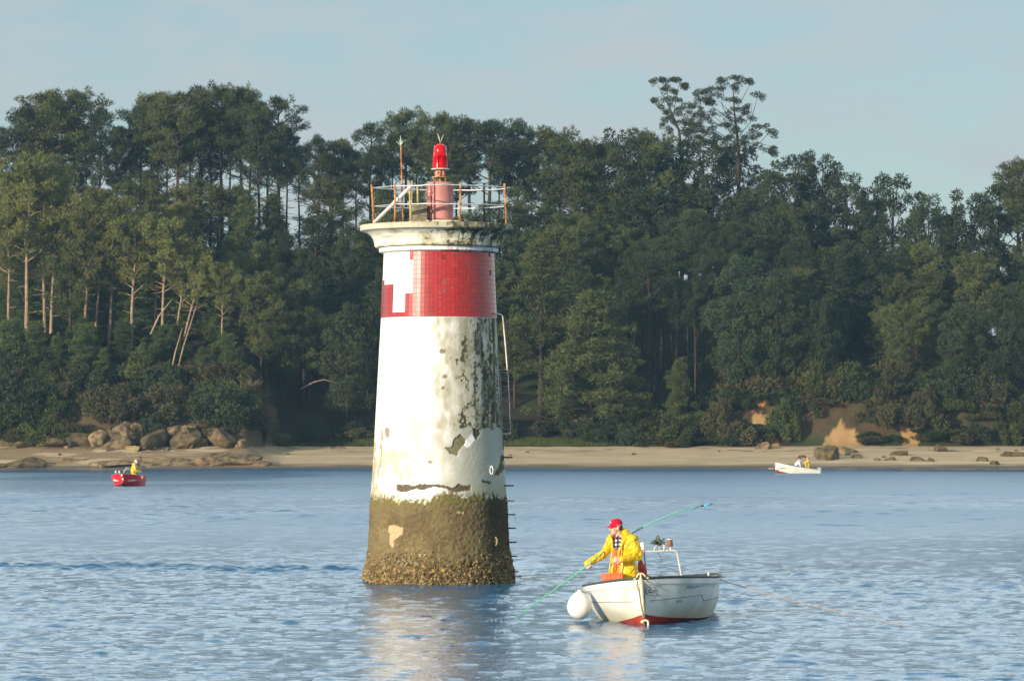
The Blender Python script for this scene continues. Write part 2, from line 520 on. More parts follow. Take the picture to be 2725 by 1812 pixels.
def build_terrain():
    xs = np.concatenate([np.linspace(-400, -75, 40), np.linspace(-74, 74, 560), np.linspace(75, 400, 40)])
    ys = np.concatenate([np.linspace(352, 364, 14), np.linspace(364.3, 405, 150), np.linspace(406, 460, 70)])
    X, Y = np.meshgrid(xs, ys)
    Z = ground(X.ravel(), Y.ravel()).reshape(X.shape)
    nr, nc = X.shape
    def sheet(name, r0, r1, colf, mt, lift=0.0):
        i = np.arange((r1 - r0) * nc).reshape(r1 - r0, nc)
        F = np.stack([i[:-1, :-1], i[:-1, 1:], i[1:, 1:], i[1:, :-1]], -1).reshape(-1, 4)
        V = np.stack([X[r0:r1], Y[r0:r1], Z[r0:r1] + lift], -1).reshape(-1, 3)
        me = np_mesh(name, V, F)
        vcol(me, colf(V))
        return link_mesh(name, me, mt)
    def col_all(V):
        x = xd(V[:, 0], V[:, 1]); L = left_f(x)
        c = np.tile(np.array([[0.46, 0.355, 0.225]]), (len(V), 1))
        n = fbm(V[:, 0] * 0.25, V[:, 1] * 0.9, V[:, 0] * 0, 4, 3)
        c = c * (0.70 + 0.60 * n)[:, None]
        c = lerp3(c, (0.22, 0.16, 0.09), sstep(0.36, 0.50, fbm(V[:, 0] * 0.2, V[:, 1] * 0.7, V[:, 0] * 0, 4, 9)) * L * 0.9)
        wet = sstep(0.50, 0.05, V[:, 2] + .25 * (n - .5))
        c = lerp3(c, (0.13, 0.105, 0.075), wet)
        wrack = np.exp(-((V[:, 2] - 1.75 + 0.2 * np.sin(V[:, 0] * .3)) / 0.09) ** 2) * sstep(0.5, 0.62, fbm(V[:, 0] * .8, V[:, 1] * 2, V[:, 0] * 0, 3, 91))
        c = lerp3(c, (0.12, 0.09, 0.06), wrack * 0.8)
        yb = 387 - 12.5 * L
        up = sstep(-0.6, 0.4, V[:, 1] - yb)
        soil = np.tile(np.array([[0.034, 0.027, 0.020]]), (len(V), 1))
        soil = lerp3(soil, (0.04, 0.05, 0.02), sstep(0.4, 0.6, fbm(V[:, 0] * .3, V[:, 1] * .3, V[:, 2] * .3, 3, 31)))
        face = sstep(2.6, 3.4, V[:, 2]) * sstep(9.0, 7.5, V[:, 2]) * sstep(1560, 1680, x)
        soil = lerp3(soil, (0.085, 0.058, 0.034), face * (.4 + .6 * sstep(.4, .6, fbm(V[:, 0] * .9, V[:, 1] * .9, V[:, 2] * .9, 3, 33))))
        # bare orange and ochre earth on the low bank
        xn = x + (fbm(V[:, 0] * 1.1, V[:, 1] * .3, V[:, 2] * 1.1, 3, 47) - .5) * 34
        zn = V[:, 2] + (fbm(V[:, 0] * 1.3 + 7, V[:, 1] * .3, V[:, 2] * 1.3, 3, 48) - .5) * 1.2
        oc = (((xn > 1735) & (xn < 1768) & (zn > 4.0) & (zn < 6.8)) | ((zn < 4.9 - .052 * np.abs(xn - 1940)) & (xn > 1885) & (xn < 2010)) | ((xn > 2072) & (xn < 2110) & (zn < 4.4)) |
              ((xn > 2035) & (xn < 2060) & (zn > 5.0) & (zn < 6.6)) | ((xn > 1745) & (xn < 1795) & (zn < 3.0)) | ((xn > 1860) & (xn < 1900) & (zn > 5.6) & (zn < 6.5))).astype(float)
        och = np.tile(np.array([[0.34, 0.215, 0.095]]), (len(V), 1))
        och = lerp3(och, (0.36, 0.15, 0.07), sstep(4.5, 6.5, V[:, 2]))
        och = och * (0.7 + 0.6 * fbm(V[:, 0] * 1.5, V[:, 1], V[:, 2] * 1.5, 3, 43))[:, None]
        soil = soil * (1 - oc)[:, None] + och * oc[:, None]
        rk = L * sstep(9.0, 5.5, V[:, 2])
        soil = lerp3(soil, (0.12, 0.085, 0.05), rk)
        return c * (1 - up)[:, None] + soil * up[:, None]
    k = int(np.searchsorted(ys, 376.0))
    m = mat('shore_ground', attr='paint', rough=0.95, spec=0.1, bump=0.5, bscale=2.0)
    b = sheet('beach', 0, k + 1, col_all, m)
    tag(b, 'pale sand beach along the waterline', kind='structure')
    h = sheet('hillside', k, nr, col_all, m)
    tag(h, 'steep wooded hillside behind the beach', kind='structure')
build_terrain()

# ground far away to the horizon, behind the hill
def far_land():
    xs = np.linspace(-3000, 3000, 31); ys = np.linspace(455, 6000, 24)
    X, Y = np.meshgrid(xs, ys)
    Z = 1.0 + 5 * fbm(X.ravel() * .004, Y.ravel() * .004, X.ravel() * 0, 3, 7).reshape(X.shape)
    i = np.arange(X.size).reshape(X.shape)
    F = np.stack([i[:-1, :-1], i[:-1, 1:], i[1:, 1:], i[1:, :-1]], -1).reshape(-1, 4)
    o = link_mesh('land', np_mesh('land', np.stack([X, Y, Z], -1).reshape(-1, 3), F), mat('far_soil', (0.07, 0.08, 0.04), 0.95, var=0.4, vscale=0.02))
    tag(o, 'low land beyond the ridge', kind='structure')
far_land()
# ---------------------------------------------------------------- trees
def leaves_mesh(name, puffs, per, length, width, seed, upb=0.5, shell=0.45, drop=0.0):
    """puffs (n,6): x,y,z,rx,ry,rz. Tapered leaf blades spread through every clump."""
    rng = np.random.RandomState(seed)
    puffs = np.asarray(puffs, float)
    vol = (puffs[:, 3] * puffs[:, 5]) 
    cnt = np.maximum(8, (per * vol / vol.mean()).astype(int))
    idx = np.repeat(np.arange(len(puffs)), cnt)
    n = len(idx)
    d = rng.normal(size=(n, 3)); d /= np.linalg.norm(d, axis=1)[:, None]
    r = shell + (1 - shell) * rng.rand(n) ** 0.6
    c = puffs[idx]
    jag = 0.75 + 0.5 * rng.rand(n)
    base = c[:, :3] + d * c[:, 3:6] * (r * jag)[:, None]
    dirv = d + np.array([0, 0, upb]) + rng.normal(size=(n, 3)) * 0.55
    dirv /= np.linalg.norm(dirv, axis=1)[:, None]
    side = np.cross(dirv, rng.normal(size=(n, 3))); side /= np.linalg.norm(side, axis=1)[:, None]
    Ls = length * (0.6 + 0.8 * rng.rand(n))[:, None]; Ws = width * (0.6 + 0.8 * rng.rand(n))[:, None]
    a = base - side * Ws * 0.5; b = base + side * Ws * 0.5
    e = base + dirv * Ls + side * Ws * 0.12; f = base + dirv * Ls - side * Ws * 0.12
    V = np.stack([a, b, e, f], 1).reshape(-1, 3)
    V[:, 2] -= drop
    F = np.arange(n * 4).reshape(n, 4)
    me = np_mesh(name, V, F)
    return me

def crown_mat(name, c1, c2, vs=0.9):
    m = mat(name, c1, rough=0.75, spec=0.15, col2=c2, vscale=vs, rand=0.24)
    return m
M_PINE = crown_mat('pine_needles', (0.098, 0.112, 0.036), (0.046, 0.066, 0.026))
M_PINE_SUN = crown_mat('sunlit_pine_needles', (0.165, 0.170, 0.048), (0.100, 0.116, 0.036))  # paler copy of the needles, with the sunlight put into the colour
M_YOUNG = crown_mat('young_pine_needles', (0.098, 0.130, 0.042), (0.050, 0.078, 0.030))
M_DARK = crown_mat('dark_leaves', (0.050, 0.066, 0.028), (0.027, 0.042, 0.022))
M_EUC = crown_mat('eucalyptus_leaves', (0.060, 0.066, 0.034), (0.036, 0.048, 0.026))
M_BRAM = crown_mat('bramble_leaves', (0.078, 0.080, 0.032), (0.066, 0.050, 0.028), 0.7)
M_GREENB = crown_mat('green_scrub_leaves', (0.070, 0.090, 0.026), (0.036, 0.052, 0.020), 0.7)
M_DRY = crown_mat('dry_reed_leaves', (0.19, 0.15, 0.08), (0.09, 0.075, 0.045), 0.9)
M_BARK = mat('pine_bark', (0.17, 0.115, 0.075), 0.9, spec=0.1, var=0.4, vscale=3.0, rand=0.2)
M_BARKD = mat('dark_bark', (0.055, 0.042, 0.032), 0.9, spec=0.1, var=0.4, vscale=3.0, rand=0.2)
M_BARKL = mat('pale_sunlit_bark', (0.30, 0.215, 0.14), 0.9, spec=0.1, var=0.35, vscale=3.0, rand=0.15)  # sun on the trunks put into a paler bark colour

def limb_pts(a, b, rng, sag=0.0, n=5, wob=0.12):
    a, b = Vector(a), Vector(b); L = (b - a).length
    out = []
    for i in range(n):
        t = i / (n - 1)
        p = a.lerp(b, t)
        if 0 < i < n - 1:
            p += Vector((rng.uniform(-1, 1), rng.uniform(-1, 1), rng.uniform(-1, 1))) * wob * L * 0.35
        p.z += sag * math.sin(t * math.pi) * L
        out.append(p)
    return out

PROTO = {}
def proto_pine(key, seed, H=17.0, per=62, ln=.27, wd=.065, cb=0.5, cw=3.6, top='umbrella', lean=0.0, npuff=30, trunk_r=0.21, bark=M_BARK, leaf=M_PINE, deadlimbs=5):
    rng = random.Random(seed)
    tb = MB()
    tx = [(math.sin(i * 1.3 + seed) * 0.12 * i / 8 + lean * (i / 8.0) ** 1.2 * H, math.cos(i * 1.7 + seed) * 0.12 * i / 8, H * 0.96 * i / 8) for i in range(9)]
    def tp(t):
        k = min(int(t * 8), 7); f = t * 8 - k
        return Vector(tx[k]).lerp(Vector(tx[k + 1]), f)
    tb.tube(tx, [trunk_r * (1.15 - 0.95 * i / 8) for i in range(9)], n=7)
    puffs = []
    for k in range(npuff):
        t = cb + (0.985 - cb) * ((k + 0.5) / npuff) ** (0.62 if cb > .45 else .85)
        u = (t - cb) / (1 - cb)
        if top == 'umbrella': w = cw * (0.35 + 0.75 * math.sin(min(u * 1.25, 1.0) * math.pi * 0.5)) * (1 - 0.62 * max(0, (u - 0.62) / 0.38) ** 1.6)
        elif top == 'cone': w = cw * (1.05 - 0.88 * u) * (0.85 + 0.3 * rng.random())
        elif top == 'column': w = cw * (0.55 + 0.45 * math.sin(u * math.pi)) * (0.8 + 0.4 * rng.random())
        else: w = cw * math.sqrt(max(0.03, 1 - (1.7 * u - 0.75) ** 2 * 0.9))
        a = k * 2.39996 + rng.uniform(-0.4, 0.4)
        rr = w * rng.choice((.5, .7, .85, 1.0, 1.0, 1.25)) * rng.uniform(.9, 1.1)
        s = tp(max(cb * 0.9, t - 0.06 - 0.05 * rng.random()))
        e = tp(t) + Vector((math.cos(a) * rr, math.sin(a) * rr, rng.uniform(-0.2, 0.5)))
        if rng.random() < 0.85: tb.tube(limb_pts(s, e, rng, -0.03), [0.075, 0.06, 0.045, 0.035, 0.02], n=5, caps=False)
        nq_ = rng.choice((4, 5, 6, 6)) if top != 'cone' else 4
        for q in range(nq_):
            f = 0.42 + 0.68 * (q + rng.random()) / nq_
            c = s.lerp(e, f) + Vector((rng.uniform(-.55, .55), rng.uniform(-.55, .55), rng.uniform(-.10, .40)))
            rx = rng.uniform(0.26, 0.64)
            puffs.append((c.x, c.y, c.z, rx, rx * rng.uniform(.8, 1.1), rx * rng.uniform(.30, .55)))
            if rng.random() < .3: puffs.append((c.x + rng.uniform(-.3, .3), c.y, c.z + rng.uniform(.25, .6), rx * .5, rx * .5, rx * .5))
    for q in range(4):
        c = tp(0.97) + Vector((rng.uniform(-.5, .5), rng.uniform(-.5, .5), rng.uniform(-.3, .6)))
        puffs.append((c.x, c.y, c.z, .6, .6, .5))
    for k in range(deadlimbs):
        t = rng.uniform(cb * 0.35, cb)
        a = rng.uniform(0, 6.28); s = tp(t); l = rng.uniform(0.8, 2.4)
        tb.tube(limb_pts(s, s + Vector((math.cos(a) * l, math.sin(a) * l, rng.uniform(-.5, .5))), rng), [0.04, 0.035, 0.03, 0.02, 0.012], n=4, caps=False)
    return finish_proto(key, tb, puffs, H, bark, leaf, seed, per, ln, wd)

def finish_proto(key, tb, puffs, H, bark, leaf, seed, per, ln, wd, upb=0.6):
    tr = tb.build('trunk', bark)
    me = leaves_mesh('crown', puffs, per, ln, wd, seed, upb)
    me.materials.append(leaf)
    PROTO[key] = (tr.data, me, H)
    bpy.data.objects.remove(tr)

def proto_broad(key, seed, H=11.0, cw=3.0, n=60, leaf=M_DARK, bark=M_BARKD, cb=0.22, ln=0.30, wd=0.20):
    rng = random.Random(seed)
    tb = MB()
    tb.tube([(0, 0, 0), (.1, .05, H * .3), (0, .1, H * .6), (.05, 0, H * .9)], [.2, .16, .1, .03], n=7)
    puffs = []
    for k in range(n):
        u = (k + .5) / n
        z = H * (cb + (0.97 - cb) * u)
        w = cw * (math.sin(math.pi * (0.14 + 0.80 * u)) ** 0.7)
        a = k * 2.39996 + rng.uniform(-.5, .5)
        r = w * math.sqrt(rng.uniform(0.15, 1.0)) * rng.choice((.9, 1, 1, 1.25))
        rx = rng.uniform(0.34, 0.82) * (1.1 - 0.4 * u)
        puffs.append((math.cos(a) * r, math.sin(a) * r, z + rng.uniform(-.4, .4), rx, rx, rx * rng.uniform(.65, .95)))
        if k % 4 == 0:
            tb.tube(limb_pts((0, 0, z * 0.75), (math.cos(a) * r, math.sin(a) * r, z), rng, 0.02), [.06, .05, .04, .03, .015], n=4, caps=False)
    finish_proto(key, tb, puffs, H, bark, leaf, seed, 160, ln * .66, wd * .5, 0.3)

for i in range(5): proto_pine('ridge%d' % i, 10 + i, H=17, cb=(.52, .48, .58, .42, .50)[i], cw=(3.9, 3.2, 3.6, 2.8, 3.3)[i], top=('umbrella', 'round', 'umbrella', 'column', 'round')[i], deadlimbs=16, npuff=(34, 32, 30, 30, 36)[i], bark=M_BARKD, leaf=M_DARK if i % 2 else M_PINE)
for i in range(4): proto_pine('mid%d' % i, 30 + i, H=14, cb=(.32, .25, .38, .3)[i], cw=(3.2, 2.9, 3.5, 2.6)[i], top=('round', 'cone', 'umbrella', 'column')[i], npuff=44, leaf=M_PINE, bark=M_BARKD)
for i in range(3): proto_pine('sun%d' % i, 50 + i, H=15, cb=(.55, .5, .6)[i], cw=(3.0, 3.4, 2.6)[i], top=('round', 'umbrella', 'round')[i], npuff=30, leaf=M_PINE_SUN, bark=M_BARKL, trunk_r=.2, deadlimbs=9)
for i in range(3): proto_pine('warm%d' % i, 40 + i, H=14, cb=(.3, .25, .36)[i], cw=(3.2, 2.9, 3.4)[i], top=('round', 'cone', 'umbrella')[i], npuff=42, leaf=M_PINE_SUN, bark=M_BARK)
for i in range(3): proto_pine('young%d' % i, 70 + i, H=8, cb=.10, cw=(2.3, 1.9, 2.6)[i], top='cone', npuff=48, per=120, ln=.17, wd=.055, leaf=M_YOUNG, bark=M_BARK, trunk_r=.13, deadlimbs=0)
for i in range(3): proto_pine('dyoung%d' % i, 76 + i, H=8, cb=.10, cw=(2.3, 1.9, 2.6)[i], top='cone', npuff=48, per=120, ln=.17, wd=.055, leaf=M_PINE, bark=M_BARKD, trunk_r=.13, deadlimbs=0)
for i in range(4): proto_broad('broad%d' % i, 90 + i, H=12, cw=(3.3, 2.6, 3.8, 3.0)[i], n=(105, 95, 120, 100)[i])
proto_pine('pole0', 130, H=18, cb=.62, cw=2.4, top='round', npuff=18, leaf=M_DARK, bark=M_BARKD, trunk_r=.19, deadlimbs=8)
proto_pine('pole1', 131, H=18, cb=.66, cw=2.0, top='umbrella', npuff=16, leaf=M_DARK, bark=M_BARKD, trunk_r=.16, deadlimbs=10)

def plant(key, X, Y, ztop=None, h=None, wscale=1.0, rz=None, lean=0.0, name='pine_tree', label='', cat='tree', group=None, rng=random.Random(3)):
    tr, cr, H = PROTO[key]
    g = float(ground(np.array([X]), np.array([Y]))[0])
    if h is None: h = ztop - g
    s = h / H
    o = empty(name, (X, Y, g - 0.15))
    o.rotation_euler = (rng.uniform(-.02, .02), lean, rng.uniform(0, 6.28) if rz is None else rz)
    o.scale = (s * wscale, s * wscale, s)
    tag(o, label, cat, group)
    for nm, me in (('trunk', tr), ('crown', cr)):
        c = bpy.data.objects.new(nm, me); COL.objects.link(c); c.parent = o
    return o

def at_px(xdp, Y): return (xdp * 1.15564 - CX) / FPX * Y
def z_px(ydp, Y): return HCAM - (ydp * 1.15564 - HY) / FPX * Y

R = random.Random(77)
GR_R = 'tall pines standing on the ridge'
# skyline trees: column, top row (2358-px photo frame), proto, width factor, label
SKY = [
 (-10, 300, 'ridge4', 1.0, 'dark pine cut by the left edge of the view on the ridge'),
 (62, 235, 'ridge1', 1.0, 'leftmost high pine of the left ridge clump'),
 (110, 196, 'ridge0', 1.05, 'tall flat-topped pine with thick dark trunk in the left ridge clump'),
 (168, 200, 'ridge2', 1.15, 'spreading pine with forked bare trunk against the sky, left ridge clump'),
 (232, 236, 'ridge3', .8, 'pine with ragged side shoots on the right flank of the left ridge clump'),
 (268, 285, 'ridge4', .8, 'low pine in the dip between the two high ridge clumps'),
 (322, 232, 'ridge1', 1.0, 'pine at the left end of the wide second ridge clump'),
 (362, 203, 'ridge4', 1.0, 'rounded pine second from the left in the wide ridge clump'),
 (410, 200, 'ridge0', 1.0, 'dense pine in the middle left of the wide ridge clump'),
 (462, 188, 'ridge3', 1.1, 'tallest pine in the middle of the wide ridge clump'),
 (510, 190, 'ridge2', 1.0, 'flat-topped pine right of the middle of the wide ridge clump'),
 (556, 190, 'ridge4', .95, 'pine with bare lower trunk toward the right of the wide ridge clump'),
 (596, 228, 'ridge1', .9, 'pine with slim trunk near the right end of the wide ridge clump'),
 (640, 212, 'ridge3', 1.2, 'ragged pine with long side branches ending the wide ridge clump'),
 (735, 305, 'ridge1', .85, 'short bushy pine just right of the wide ridge clump'),
 (790, 312, 'ridge4', .9, 'low rounded pine between the ridge clump and the tower'),
 (852, 274, 'ridge3', 1.0, 'pine with one-sided crown left of the tower rod'),
 (935, 243, 'ridge2', 1.0, 'flat-crowned pine behind the lightning rod of the tower'),
 (1015, 250, 'ridge0', .85, 'pine rising behind the red lamp of the tower'),
 (1085, 264, 'pole1', 1.6, 'slim pine with long bare trunk right of the red lamp'),
 (1125, 268, 'pole0', 1.6, 'twin-stemmed looking pine with bare trunk right of the red lamp'),
 (1192, 268, 'ridge1', .8, 'ragged pine above the right end of the tower railing'),
 (1262, 286, 'mid0', 1.15, 'leafy pine with sky gaps right of the tower'),
 (1325, 315, 'mid3', 1.1, 'pine second from the tower on the ridge to its right'),
 (1385, 320, 'mid0', 1.1, 'low-crowned pine on the ridge between tower and eucalyptus'),
 (1440, 300, 'broad1', 1.0, 'dark leafy tree on the ridge halfway to the eucalyptus'),
 (1495, 294, 'mid3', 1.0, 'pointed dark tree just left of the tall eucalyptus'),
 (1555, 322, 'broad0', 1.0, 'dense tree under the thin left eucalyptus'),
 (1620, 318, 'broad2', 1.0, 'round dense tree under the tall eucalyptus'),
 (1700, 335, 'broad3', 1.0, 'dense tree right under the eucalyptus crown'),
 (1775, 375, 'broad1', 1.0, 'dark tree just right of the tall eucalyptus'),
 (1835, 350, 'broad0', .9, 'dark tree with small lone top sprig right of the eucalyptus'),
 (1895, 352, 'broad2', .8, 'dark tree with feathery tip on the falling ridge'),
 (1950, 402, 'broad3', .9, 'dark tree on the ridge slope before the dip'),
 (2000, 440, 'broad1', .8, 'low dark tree left of the pointed tree on the ridge'),
 (2058, 396, 'broad0', .9, 'pointed dark tree standing alone in the right-hand dip of the ridge'),
 (2135, 452, 'broad3', .8, 'thin-topped tree at the lowest part of the ridge'),
 (2185, 480, 'broad1', .8, 'low tree at the bottom of the right-hand ridge dip'),
 (2235, 442, 'broad2', .9, 'round-topped tree where the ridge rises again on the right'),
 (2300, 420, 'broad0', 1.0, 'dense tree near the right edge of the ridge'),
 (2345, 356, 'ridge2', .9, 'tree with layered flat branches at the right edge of the view'),
 (2400, 380, 'ridge0', 1.0, 'tree just past the right edge of the ridge'),
]
for (x, y, k, w, lb) in SKY:
    Y = 426 + R.uniform(-3, 4)
    plant(k, at_px(x, Y), Y, ztop=z_px(y, Y), wscale=w * 0.98, label=lb, group=GR_R, name='pine_tree' if 'pine' in lb else 'broadleaf_tree')

# thinner trees behind the clumps, seen between the trunks
for (x, y) in [(80, 300), (140, 270), (200, 300), (300, 290), (345, 260), (385, 250), (435, 240), (485, 240), (530, 235), (575, 250), (615, 270), (660, 300), (690, 330), (765, 350), (820, 340), (880, 330), (900, 300), (960, 290), (1000, 300), (1050, 330), (1150, 320), (1165, 350), (1225, 330), (1290, 330), (1355, 350)]:
    Y = 432 + R.uniform(0, 5)
    plant(R.choice(['pole0', 'pole1', 'pole1', 'ridge2']), at_px(x, Y), Y, ztop=z_px(y, Y), wscale=R.uniform(.8, 1.05), group='second rank pines behind the ridge trees',
          label='slim dark pine showing between the ridge trunks')

# slope filling trees, below the cap line so the sky gaps stay open
CAPX = [-60, 0, 100, 200, 330, 450, 560, 620, 700, 780, 900, 1000, 1100, 1160, 1200, 1300, 1400, 1750, 1850, 1960, 2060, 2150, 2240, 2340, 2420]
CAPY = [330, 330, 335, 345, 345, 385, 412, 415, 410, 400, 405, 415, 470, 440, 410, 385, 345, 350, 375, 425, 455, 490, 470, 440, 430]
nfill = 0
for row, Y0 in enumerate([422, 416, 410, 404.5, 399]):
    nx = 23 + row % 2
    for i in range(nx):
        xx = -40 + 2440 * (i + R.uniform(.25, .75)) / nx
        Y = Y0 + R.uniform(-2, 2)
        X = at_px(xx, Y)
        g = float(ground(np.array([X]), np.array([Y]))[0])
        h = R.uniform(9.5, 14.0) if row < 4 else R.uniform(7, 11)
        left = xx < 590
        if left and row >= 3: h = R.uniform(6, 9); Y = Y0 + 3
        if left and row == 4 and R.random() < .3: continue
        if 1480 < xx < 1640 and row >= 2: h = R.uniform(15, 17)
        voidz = (1440 < xx < 1680) and row >= 1
        capz = z_px(np.interp(xx, CAPX, CAPY) + R.uniform(0, 40), Y)
        h = min(h, capz - g)
        if h < 5: continue
        if voidz: key = R.choice(['pole0', 'pole1'])
        elif xx > 1700: key = R.choice(['broad0', 'broad1', 'broad2', 'broad3', 'mid0', 'mid3'])
        elif left: key = R.choice(['mid0', 'mid1', 'mid2', 'warm0', 'warm1', 'warm2'] if row else ['mid0', 'mid1', 'mid2', 'mid3'])
        else: key = R.choice(['mid0', 'mid1', 'mid2', 'mid3', 'broad0', 'broad1'])
        nfill += 1
        side = ('left slope' if left else 'slope left of the tower' if xx < 860 else 'slope behind the tower' if xx < 1180 else 'slope right of the tower' if xx < 1450
                else 'shaded hollow' if xx < 1690 else 'slope below the eucalyptus' if xx < 2000 else 'right-hand slope')
        tier = ('highest', 'upper', 'middle', 'lower', 'lowest')[row]
        kd = 'bare-trunked pine' if 'pole' in key else 'leafy dark tree' if 'broad' in key else 'dark green pine'
        plant(key, X, Y, h=h, wscale=R.uniform(.95, 1.25), label='%s, %s rank, %s' % (kd, tier, side), group='trees packed on the hillside, %s' % side.split(',')[0],
              name='broadleaf_tree' if 'broad' in key else 'pine_tree')

for i in range(26):
    x = R.uniform(1430, 1700) if i < 18 else R.uniform(640, 860)
    Y = R.uniform(397, 409)
    plant(R.choice(['pole0', 'pole1']), at_px(x, Y), Y, h=R.uniform(12, 15), wscale=R.uniform(.75, .95), label='thin dark trunk in the shaded hollow %s of the tower' % ('right' if x > 1000 else 'left'), group='slim trunks in the shaded hollows')
for i in range(16):
    x = R.uniform(-20, 560); Y = R.uniform(397, 401)
    plant(R.choice(['young0', 'young1', 'young2', 'mid1']), at_px(x, Y), Y, h=R.uniform(4.5, 7.5), wscale=R.uniform(1.1, 1.5), label='bushy young pine filling in behind the sunlit trunks', group='young pines behind the sunlit trunks')

# notable front trees: column, top, bottom (photo rows), width px, proto
FRONT = [
 (1360, 685, 990, 1.15, 'dyoung2', 'wide bushy young pine at the wood edge right of the tower ladder'),
 (1245, 555, 900, 1.05, 'mid1', 'blue-green pine close to the right side of the tower'),
 (1430, 780, 1000, 1.1, 'dyoung0', 'young pine beside the wide bushy one, slightly lower'),
 (1562, 833, 1000, .85, 'dyoung1', 'small lone young pine behind the middle of the beach'),
 (1700, 590, 960, .8, 'broad3', 'narrow trailing tree left of the orange earth bank'),
 (1885, 690, 950, .8, 'broad1', 'pale green trailing tree above the earth bank'),
 (2070, 690, 960, .8, 'mid2', 'lighter green pine low on the right-hand slope'),
 (2200, 700, 980, .9, 'broad1', 'dark leafy tree low at the right of the slope'),
 (2310, 660, 1000, .9, 'broad2', 'dark leafy tree low by the right edge'),
 (1790, 640, 940, .9, 'broad3', 'dark tree between the two trailing trees above the bank'),
 (700, 640, 985, .9, 'mid0', 'pine over the grassy corner left of the tower'),
 (800, 700, 990, .9, 'broad1', 'dark tree over the left part of the beach'),
 (600, 620, 960, .9, 'mid2', 'pine at the right flank of the sunlit headland'),
 (900, 620, 990, 1.0, 'broad3', 'dark tree hidden partly by the tower'),
 (1040, 600, 1000, 1.0, 'mid1', 'pine mostly hidden by the tower'),
 # sunlit young pines of the left headland
 (25, 735, 890, 1.25, 'young0', 'sunlit young pine at the left edge of the headland'),
 (80, 745, 900, 1.15, 'young2', 'sunlit young pine second from the left edge of the headland'),
 (130, 775, 905, 1.0, 'young1', 'sunlit young pine third from the left edge of the headland'),
 (190, 750, 930, 1.2, 'young2', 'big sunlit young pine reaching down toward the rocks'),
 (240, 800, 940, .95, 'young0', 'sunlit young pine right of the big one on the headland'),
 (330, 790, 900, .9, 'young1', 'young pine below the sunlit bare trunks'),
 (470, 800, 930, 1.3, 'young2', 'spreading young pine on the right end of the headland'),
 (530, 770, 940, 1.0, 'young0', 'young pine on the right corner of the headland'),
 (390, 830, 930, .9, 'young1', 'small young pine in the middle of the headland scrub'),
]
for (x, y, yb, w, k, lb) in FRONT:
    Y = 392.0 if x > 560 else 386.5
    if 'hidden' in lb or x in (1245, 700): Y = 396
    X = at_px(x, Y)
    plant(k, X, Y, ztop=z_px(y, Y), wscale=w, label=lb, group='trees along the lower edge of the wood' if x > 560 else 'young pines on the sunlit headland')

# tall sunlit pines of the left headland: trunk foot x, crown x, top y, foot row used for depth
SUNP = [
 (60, 66, 352, 'sun0', .85, 'sunlit pine with straight pale trunk nearest the left edge'),
 (104, 98, 372, 'sun1', .75, 'sunlit pine with two close dark trunks look, second of the headland'),
 (116, 130, 420, 'sun2', .8, 'slim sunlit pine with one crooked side branch on the headland'),
 (190, 214, 470, 'sun1', .85, 'sunlit pine leaning right, fourth pale trunk of the headland'),
 (216, 238, 520, 'sun2', .8, 'thin sunlit pine leaning right beside the fourth trunk'),
 (249, 270, 452, 'sun0', 1.0, 'broad-crowned sunlit pine with thick pale trunk in the middle of the headland'),
 (300, 314, 490, 'sun1', .95, 'sunlit pine right of the thick-trunked one on the headland'),
 (354, 364, 560, 'sun2', .8, 'short sunlit pine with broken crossing branches'),
 (370, 385, 500, 'sun0', .9, 'sunlit pine behind the crossing branches on the headland'),
 (398, 440, 540, 'sun1', .85, 'strongly leaning sunlit pine toward the right of the headland'),
 (410, 475, 585, 'sun0', .85, 'outermost leaning sunlit pine on the right of the headland'),
 (20, 20, 470, 'sun2', .8, 'pale-trunked pine half lost at the left edge'),
 (160, 165, 500, 'mid0', .8, 'darker pine between the sunlit trunks of the headland'),
 (510, 515, 600, 'sun1', .8, 'sunlit pine crown above the right corner of the headland'),
]
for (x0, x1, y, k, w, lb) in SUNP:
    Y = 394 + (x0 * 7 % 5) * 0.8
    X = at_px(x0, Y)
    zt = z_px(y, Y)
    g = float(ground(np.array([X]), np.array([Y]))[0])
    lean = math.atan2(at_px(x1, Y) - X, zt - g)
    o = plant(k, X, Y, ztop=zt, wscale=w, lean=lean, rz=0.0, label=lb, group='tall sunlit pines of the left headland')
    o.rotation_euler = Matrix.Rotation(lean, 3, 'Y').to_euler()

for i in range(22):
    x = R.uniform(-10, 560); Y = R.uniform(388, 394)
    plant(R.choice(['young0', 'young1', 'young2']), at_px(x, Y), Y, h=R.uniform(2.8, 4.6), wscale=R.uniform(1.1, 1.6), label='small bushy sunlit pine at the feet of the pale trunks', group='small pines at the feet of the pale trunks')
# dead grey trunks leaning on the headland
def dead_trunk(pts, r, lb):
    m = MB().tube([P(x * 1.15564, y * 1.15564, Y) for x, y, Y in pts], [r * (1 - .6 * i / (len(pts) - 1)) for i in range(len(pts))], n=6)
    o = m.build('dead_trunk', M_BARKL)
    tag(o, lb, 'tree trunk', 'bare leaning trunks of the headland')
dead_trunk([(347, 770, 388.5), (366, 728, 388.7), (397, 688, 389)], .13, 'bare trunk slanting right among the sunlit pines')
dead_trunk([(392, 866, 386), (404, 810, 386.3), (420, 755, 386.6)], .12, 'left one of two parallel leaning bare trunks')
dead_trunk([(405, 868, 386.5), (422, 800, 386.8), (452, 705, 387)], .13, 'right one of two parallel leaning bare trunks')
dead_trunk([(692, 896, 391), (722, 880, 391), (745, 874, 391), (770, 880, 391), (795, 892, 391)], .10, 'pale arched branch hanging in the dark gap left of the tower')

